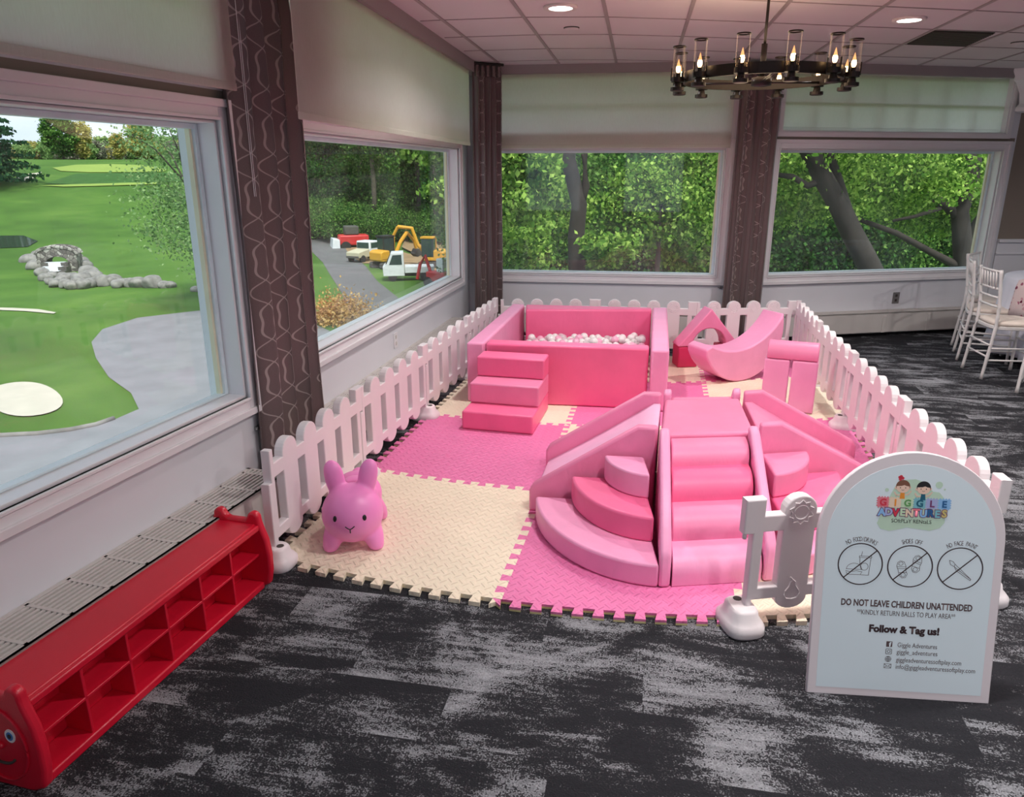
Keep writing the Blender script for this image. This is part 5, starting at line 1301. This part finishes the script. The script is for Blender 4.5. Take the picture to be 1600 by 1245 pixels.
protoF = [tree('leafy tree in the distant tree line beyond the golf green', -60, 215, 10, 4.2, 4.6, 'hazy', 2600, 31, 0.9, 0.25, group='distant tree line'), tree('leafy tree in the distant tree line beyond the golf green', -66, 218, 9, 4.0, 4.2, 'grey', 2300, 32, 0.8, 0.25, group='distant tree line'), tree('leafy tree in the distant tree line beyond the golf green', -72, 220, 10, 4.4, 4.6, 'yellow', 2400, 33, 0.85, 0.25, group='distant tree line')]
for k in range(46):
    px = -30+k*7.4+rt.uniform(-3, 3); yy = 208+rt.uniform(0, 26); x = AT(px, 255, yy)[0]
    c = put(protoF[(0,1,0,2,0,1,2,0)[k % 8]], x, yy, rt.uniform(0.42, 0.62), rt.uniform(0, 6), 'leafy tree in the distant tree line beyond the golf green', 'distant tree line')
for k in range(30):
    px = 110+k*6.3+rt.uniform(-3, 3); yy = 250+rt.uniform(0, 12); x = AT(px, 255, yy)[0]
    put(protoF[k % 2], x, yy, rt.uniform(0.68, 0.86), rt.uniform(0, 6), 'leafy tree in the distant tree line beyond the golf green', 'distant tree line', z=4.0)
x, y = AT(225, 255, 185)[:2]; put(tB, x, y, 1.35, 2.0, 'broad pale yellow tree at the right end of the golf green', sz=1.0)
x, y = AT(188, 255, 190)[:2]; put(tB, x, y, 0.7, 3.0, 'small ochre tree behind the middle of the golf green')
# loose trees at the right side of that window
xx, yy, _ = AT(296, 300, 44); tree('tall airy tree with grey branches at the right side of the golf course window', xx, yy, 14.0, 3.2, 5.8, 'airy', 6500, 41, 0.19, 0.16, ncl=150)
xx, yy, _ = AT(322, 330, 48); tree('thin dark trunked tree close behind the near curtain', xx, yy, 13.5, 3.0, 5.0, 'airy', 3200, 42, 0.22, 0.2, ncl=90)
# yard machines -------------------------------------------------------------
MC = {'white': plain('truck_white', srgb(226, 228, 230), 0.35), 'yellow': plain('digger_yellow', srgb(226, 164, 40), 0.45), 'red': plain('machine_red', srgb(196, 44, 48), 0.45), 'glass': plain('cab_glass', srgb(54, 70, 70), 0.15), 'rubber': plain('tyre_rubber', srgb(38, 36, 36), 0.9), 'grey': plain('track_grey', srgb(84, 80, 76), 0.8), 'tan': plain('truck_bed_tan', srgb(196, 188, 160), 0.7)}
def mk(bl, nm, par, mt, bev=0.03): return bl.build(nm, MC[mt], par, bevel=bev)
def wheel(par, x, y, r, w=0.2):
    m = MB(); m.lathe([(r*0.5,-w/2),(r,-w/2+0.02),(r,w/2-0.02),(r*0.5,w/2)], (0,0,0), 18, xf=lambda a, b, c: (x+a, y+c, r+b)); wv = m.build('wheel', MC['rubber'], par, smooth=False)
def kei(label, px, py, rz):
    x, y = GP(px, py); t = thing('pickup_truck', label, 'truck', (x, y, GZ), rz)          # front towards -x
    m = MB(); m.prism([(-1.7,0.35),(-1.72,0.95),(-1.45,1.15),(-1.15,1.85),(-0.35,1.88),(-0.30,0.35)], -0.74, 0.74, lambda p, q, tt: (p, tt, q)); mk(m, 'cab', t, 'white')
    m = MB(); m.prism([(-1.50,1.13),(-1.18,1.80),(-1.16,1.80),(-1.46,1.12)], -0.64, 0.64, lambda p, q, tt: (p-0.03, tt, q)); mk(m, 'windscreen', t, 'glass', 0)
    for s in (-1, 1):
        m = MB(); m.prism([(-1.30,1.10),(-1.06,1.72),(-0.48,1.74),(-0.46,1.10)], 0.742*s, 0.752*s, lambda p, q, tt: (p, tt, q)); mk(m, 'side_window', t, 'glass', 0)
    m = MB(); m.box(-0.28,1.65,-0.72,0.72,0.55,0.68); m.box(-0.28,1.65,-0.72,-0.68,0.68,0.95); m.box(-0.28,1.65,0.68,0.72,0.68,0.95); m.box(1.61,1.65,-0.68,0.68,0.68,0.95); mk(m, 'bed', t, 'white', 0.01)
    m = MB(); m.box(-1.3,1.55,-0.45,0.45,0.3,0.54); mk(m, 'chassis', t, 'grey')
    for xx in (-1.1, 1.0):
        for s in (-1, 1): wheel(t, xx, 0.62*s, 0.29)
    m = MB(); m.box(-1.745,-1.715,-0.6,-0.35,0.75,0.92); m.box(-1.745,-1.715,0.35,0.6,0.75,0.92); mk(m, 'headlight', t, 'glass', 0.01)
    return t
k1 = kei('small white pickup truck with empty bed parked in front of the orange digger', 640, 437, math.radians(8)); k1.scale = (1.18,)*3
x, y = GP(572, 408); t = thing('pickup_truck', 'small white truck with a tan bonnet parked left of the yellow digger', 'truck', (x, y, GZ), math.radians(62)); t.scale = (1.1,)*3
m = MB(); m.box(-0.3,0.95,-0.72,0.72,0.5,1.75); mk(m, 'cab', t, 'white', 0.08)
m = MB(); m.prism([(-1.75,0.45),(-1.75,0.9),(-0.3,1.12),(-0.3,0.45)], -0.7, 0.7, lambda p, q, tt: (p, tt, q)); mk(m, 'bonnet', t, 'tan', 0.05)
m = MB(); m.box(-0.33,-0.29,-0.62,0.62,1.15,1.62); m.box(-0.1,0.75,-0.735,-0.72,1.15,1.6); mk(m, 'window', t, 'glass', 0)
m = MB(); m.box(-1.8,-1.74,-0.66,0.66,0.42,0.6); mk(m, 'bumper', t, 'grey', 0.02)
m = MB(); m.box(0.95,2.1,-0.74,0.74,0.5,0.95); mk(m, 'bed', t, 'white', 0.03)
for xx in (-1.2, 1.4):
    for s in (-1, 1): wheel(t, xx, 0.62*s, 0.33)
def digger(label, px, py, rz, s, boom, cabf):
    x, y = GP(px, py); t = thing('excavator', label, 'digger', (x, y, GZ), rz); t.scale = (s,)*3
    for q in (-1, 1):
        m = MB(); m.prism([(-1.05,0.12),(-0.95,0.02),(0.95,0.02),(1.05,0.12),(1.05,0.38),(0.95,0.48),(-0.95,0.48),(-1.05,0.38)], q*0.45, q*0.78, lambda p, r, tt: (p, tt, r)); mk(m, 'track', t, 'grey', 0.03)
    m = MB(); m.box(-1.0,0.7,-0.75,0.75,0.55,0.85); m.prism([(-1.05,0.6),(-1.05,1.25),(-0.75,1.38),(-0.2,1.38),(-0.2,0.6)], -0.75, 0.75, lambda p, r, tt: (p, tt, r)); mk(m, 'house', t, 'yellow', 0.08)
    m = MB(); m.box(-0.25,0.75,-0.1,0.75,0.85,2.3); cb = mk(m, 'cab', t, 'glass', 0.08)
    m = MB(); m.box(-0.3,0.8,-0.15,0.8,2.28,2.42); m.box(0.7,0.8,-0.12,-0.04,0.85,2.3); m.box(-0.3,-0.2,-0.12,-0.04,0.85,2.3); m.build('cab_frame', MC[cabf], cb, bevel=0.02)
    m = MB(); m.tube([(0.6,-0.35,0.9)]+boom[0], 0.15, 8); mk(m, 'boom', t, 'yellow', 0)
    m = MB(); m.tube([boom[0][-1]]+boom[1], 0.12, 8); mk(m, 'stick', t, 'yellow', 0)
    e = boom[1][-1]; m = MB(); m.prism([(e[0]-0.1,e[2]+0.1),(e[0]+0.25,e[2]),(e[0]+0.3,e[2]-0.4),(e[0]-0.1,e[2]-0.55),(e[0]-0.4,e[2]-0.3)], e[1]-0.3, e[1]+0.3, lambda p, r, tt: (p, tt, r)); mk(m, 'bucket', t, 'grey', 0.02)
    return t
digger('compact yellow digger with dark cab parked beside the white trucks', 604, 418, math.radians(48), 1.15, ([(1.2,-0.35,1.9),(1.9,-0.35,2.6)], [(2.6,-0.35,1.9),(2.8,-0.35,1.2)]), 'rubber')
digger('large yellow digger with its boom raised in a high arch', 677, 417, math.radians(172), 1.12, ([(1.3,-0.35,1.7),(1.75,-0.35,3.0),(2.9,-0.35,3.1)], [(3.3,-0.35,2.4),(3.35,-0.35,1.0)]), 'yellow')
x, y = GP(552, 391); t = thing('skid_loader', 'red loader with grey cab roof and white bucket at the far end of the yard', 'loader', (x, y, GZ), math.radians(200)); t.scale = (1.25,)*3
m = MB(); m.box(-1.3,1.2,-0.8,0.8,0.5,1.35); mk(m, 'body', t, 'red', 0.12)
m = MB(); m.box(-0.5,0.7,-0.6,0.6,1.35,2.1); mk(m, 'cab', t, 'grey', 0.1)
m = MB(); m.prism([(1.2,0.1),(1.9,0.1),(1.75,1.1),(1.2,1.0)], -0.95, 0.95, lambda p, q, tt: (p, tt, q)); mk(m, 'bucket', t, 'white', 0.05)
for xx in (-0.8, 0.7):
    for s in (-1, 1): wheel(t, xx, 0.75*s, 0.42, 0.3)
x, y = GP(686, 447); t = thing('mini_loader', 'small red machine with a raised digging arm near the window sill', 'loader', (x, y, GZ), math.radians(150))
m = MB(); m.box(-0.9,0.8,-0.55,0.55,0.4,1.1); mk(m, 'body', t, 'red', 0.08)
m = MB(); m.tube([(0.7,0,0.9),(1.2,0,2.2),(1.7,0,1.5),(2.0,0,0.4)], 0.13, 8); mk(m, 'arm', t, 'red', 0)
m = MB(); m.box(-0.7,-0.1,-0.45,0.45,1.1,2.1); mk(m, 'cab', t, 'white', 0.06)
for xx in (-0.6, 0.6):
    for s in (-1, 1): wheel(t, xx, 0.55*s, 0.36, 0.25)
# dry ornamental grass below the second window
gx, gy = GP(535, 505); rg = np.random.default_rng(77); p = rg.normal(size=(5200, 3))*np.array([0.85, 0.7, 0.42]); p[:, 2] = np.abs(p[:, 2])*1.5+0.05
o = place(leaf_mesh('ornamental_grass', p, 0.16, 5, 'dry', -0.7), 'ornamental_grass', None, (gx, gy, GZ)); tag(o, 'clump of dry golden ornamental grass below the second left window', 'grass clump')
m = MB(); x, y = GP(484, 358); 
t = thing('golf_shelter', 'brown roofed shelter corner behind the curtain at the edge of the drive', 'shelter', (x-2.4, y, terr(x, y)))
m.prism([(-2.6,1.2),(0,2.6),(2.6,1.2)], -2, 2, lambda p, q, tt: (p, tt, q)); m.build('roof', M['bark'], t); m = MB(); m.box(-2.2,2.2,-1.7,1.7,0,1.3); m.build('wall', M['asphalt2'], t)

# the woods ---------------------------------------------------------------
GW = 'woods beyond the windows'
WL = 'leafy tree in the dense green woods beyond the windows'
pw = [tree(WL, 0, 0, 13, 4.2, 5.6, 'mid', 19000, 51, 0.27, 0.3, group=GW, ncl=150), tree(WL, 0, 0, 14, 4.0, 6.2, 'deep', 19000, 52, 0.30, 0.32, group=GW, ncl=150), tree(WL, 0, 0, 12, 4.4, 5.2, 'maple', 19000, 53, 0.25, 0.28, group=GW, ncl=150)]
pos = []
for k in range(30): pos.append((470+k*9+rt.uniform(-6, 6), rt.uniform(92, 118), (1,0,1,0,1)[k % 5], rt.uniform(0.85, 1.15)))     # behind the yard
for k in range(26): pos.append((770+k*32+rt.uniform(-12, 12), rt.uniform(46, 62), (1,1,0,1)[k % 4], rt.uniform(0.85, 1.05)))
for k in range(22): pos.append((770+k*38+rt.uniform(-12, 12), rt.uniform(30, 42), (1,0,1)[k % 3], rt.uniform(0.55, 0.75)))
for k, (px, yy, ty, s) in enumerate(pos):
    x = AT(px, 300, yy)[0]
    if k < 3:
        c = pw[k]; c.location = (x, yy, terr(x, yy)-0.1); c.scale = (s,)*3; ty = k
    else: put(pw[ty], x, yy, s, rt.uniform(0, 6.3), WL, GW)
# understory bushes that close the view under the crowns
bsrc = None
for k in range(56):
    if k < 26: px, yy = 780+k*31+rt.uniform(-8, 8), rt.uniform(26, 34)
    else: px, yy = 470+(k-26)*9.2+rt.uniform(-4, 4), rt.uniform(84, 92)
    x = AT(px, 330, yy)[0]; s = rt.uniform(0.8, 1.2)*(1.0 if k < 26 else 1.25); lb = 'leafy bush in the undergrowth at the foot of the woods'
    if bsrc is None:
        bsrc = thing('bush', lb, 'bush', (x, yy, terr(x, yy)), 0, 'undergrowth bushes')
        trunk('stem', [([(0,0,0),(0.1*math.cos(a),0.1*math.sin(a),0.8),(0.6*math.cos(a),0.6*math.sin(a),1.8)], 0.05, 0.02) for a in (0, 1.5, 3, 4.5)], 'bark', bsrc, 6)
        place(leaf_mesh('crown', crown_pts(11000, 61, 1.9, 1.9, 1.35, 1.35, 90, 0.34), 0.18, 62, 'mid'), 'crown', bsrc)
    else: put(bsrc, x, yy, s, rt.uniform(0, 6), lb, 'undergrowth bushes', z=terr(x, yy)+0.1)
# close trees with big visible trunks
def big_tree(label, x, y, segs, crown, mat, n, seed, leaf, bark='bark', name='tree'):
    t = thing(name, label, 'tree', (x, y, GZ-0.1)); o = Vector((x, y, GZ-0.1))
    trunk('trunk', [([tuple(Vector(p)-o) for p in pts], r0, r1) for pts, r0, r1 in segs], bark, t, 14)
    P = []
    for i, (c, rx, rz, k) in enumerate(crown):
        q = crown_pts(int(n*k), seed+i, rx, rx, rz, 0, max(12, int(46*k)), rx*0.2, 0.3); P.append(q+np.array(Vector(c)-o))
    place(leaf_mesh('crown', np.concatenate(P), leaf, seed+9, mat), 'crown', t); return t
Y = 13.5
a_ = lambda px, py, y=Y: AT(px, py, y)
b0 = a_(1420, 560)
big_tree('massive leaning trunk with a forked limb outside the right back window', b0[0], b0[1],
    [([(b0[0], b0[1], GZ), a_(1385, 470), a_(1358, 415), a_(1330, 362), a_(1313, 325), a_(1285, 275), a_(1262, 230), a_(1235, 170)], 0.215, 0.15),
     ([a_(1345, 385), a_(1326, 335), a_(1312, 290), a_(1297, 245), a_(1288, 190)], 0.10, 0.075), ([a_(1288, 280), a_(1262, 290), a_(1238, 276), a_(1205, 272)], 0.07, 0.04)],
    [(a_(1240, 300, 15), 1.3, 0.7, 1), (a_(1420, 265, 15), 1.2, 0.6, 0.9), (a_(1365, 255, 16.5), 1.0, 0.6, 0.7), (a_(1250, 215, 14), 1.5, 0.6, 0.9)], 'maple', 6000, 71, 0.095, 'bark_d')
b1 = a_(1515, 560, 17)
big_tree('dark upright trunk with crossing branches at the right end of the right back window', b1[0], b1[1],
    [([(b1[0], b1[1], GZ), a_(1508, 430, 17), a_(1503, 370, 17), a_(1500, 330, 17), a_(1520, 270, 17), a_(1525, 200, 17)], 0.24, 0.14), ([a_(1502, 345, 17), a_(1480, 322, 17), a_(1455, 305, 17), a_(1428, 288, 17), a_(1385, 250, 17)], 0.12, 0.06),
     ([a_(1512, 415, 17), a_(1490, 412, 17), a_(1455, 394, 17), a_(1400, 364, 17), a_(1340, 342, 17)], 0.10, 0.05), ([a_(1505, 380, 17), a_(1540, 330, 17), a_(1560, 260, 17)], 0.13, 0.08), ([a_(1470, 325, 17), a_(1430, 338, 17), a_(1395, 345, 17)], 0.05, 0.03)],
    [(a_(1480, 270, 18), 1.5, 0.75, 1), (a_(1530, 300, 19), 1.3, 1.0, 0.9), (a_(1410, 320, 20), 1.6, 0.7, 0.9)], 'maple', 6000, 81, 0.105, 'bark_d')
b2 = a_(903, 560, 15)
big_tree('dark maple trunk with drooping bright leaves outside the left back window', b2[0], b2[1],
    [([(b2[0], b2[1], GZ), a_(902, 430, 15), a_(900, 370, 15), a_(905, 320, 15), a_(888, 250, 15), a_(890, 180, 15)], 0.19, 0.13), ([a_(905, 325, 15), a_(915, 290, 15), a_(913, 240, 15)], 0.10, 0.07)],
    [(a_(815, 285, 13), 0.75, 0.9, 0.9), (a_(870, 330, 17), 0.9, 0.8, 0.8), (a_(945, 385, 14.5), 0.55, 0.35, 0.5), (a_(800, 390, 15), 0.9, 0.5, 0.6)], 'maple', 5500, 91, 0.11, 'bark_d')
b3 = a_(1028, 560, 17)
big_tree('young maple with layered bright leaves in the middle of the left back window', b3[0], b3[1],
    [([(b3[0], b3[1], GZ), a_(1028, 400, 17), a_(1030, 340, 17), a_(1040, 290, 17)], 0.07, 0.03)],
    [(a_(1000, 310, 17), 0.75, 0.7, 0.8), (a_(1060, 330, 17.5), 1.1, 0.8, 1), (a_(1075, 385, 18), 0.8, 0.5, 0.6), (a_(1085, 260, 18), 1.0, 0.6, 0.7), (a_(985, 365, 17), 0.6, 0.35, 0.5)], 'maple', 6000, 101, 0.11)
b4 = a_(838, 560, 19)
big_tree('slender dark trunk behind the drooping leaves of the left back window', b4[0], b4[1], [([(b4[0], b4[1], GZ), a_(840, 400, 19), a_(838, 300, 19), a_(842, 200, 19)], 0.14, 0.12)], [(a_(850, 240, 21), 1.4, 0.5, 0.8)], 'mid', 5000, 111, 0.12, 'bark_d')
b5 = a_(712, 560, 14)
big_tree('near tree hanging bright leaves into the top of the second left window', b5[0]+0.6, b5[1], [([(b5[0]+0.6, b5[1], GZ), a_(735, 330, 14), a_(730, 200, 14)], 0.12, 0.08), ([a_(733, 260, 14), a_(700, 235, 13), a_(650, 228, 12)], 0.04, 0.015)],
    [(a_(668, 237, 13), 0.42, 0.26, 0.5), (a_(690, 300, 15), 0.35, 0.3, 0.25)], 'maple', 4500, 121, 0.10)
for px, p1, yy, r, lb in ((500, 330, 93, 0.42, 'bare grey trunk at the left edge of the woods behind the yard'), (585, 345, 88, 0.36, 'tall thin grey trunk in the middle of the woods behind the yard'), (654, 352, 90, 0.30, 'slim pale trunk at the right of the woods behind the yard'), (680, 360, 86, 0.3, 'dark trunk nearest the window jamb in the woods behind the yard')):
    x = AT(px, p1, yy)[0]; zz = terr(x, yy)
    t = thing('tree', lb, 'tree', (x, yy, zz-0.1)); trunk('trunk', [([(0,0,0),(0.15,0,6),(0.0,0,13)], r, r*0.55)], 'bark', t)
    place(leaf_mesh('crown', crown_pts(1500, int(px), 2.6, 2.6, 2.2, 11.5, 40, 0.5), 0.5, int(px)+1, 'mid'), 'crown', t)
# earth bank and stones behind the diggers
structure(patch('earth_bank', [(628,392),(640,372),(665,362),(700,360),(760,365),(760,395),(690,400),(650,400)], 'dirt', 0.25))
for k, (px, py, w) in enumerate(((588,364,16),(600,368,10),(640,372,8),(662,376,7))):
    x, y = GP(px, py); o = bpy.data.objects.new('boulder', rms[k % 4]); C.objects.link(o); s = w*y/1150*0.6; o.location = (x, y, terr(x, y)+s*0.3); o.scale = (s*1.3, s, s*0.8); tag(o, 'pale boulder on the earth bank behind the diggers', 'rock', 'boulders on the earth bank')
structure(patch('sandy_track', [(1462,395),(1478,378),(1492,380),(1500,400),(1506,430),(1470,430)], 'sand', 0.1))
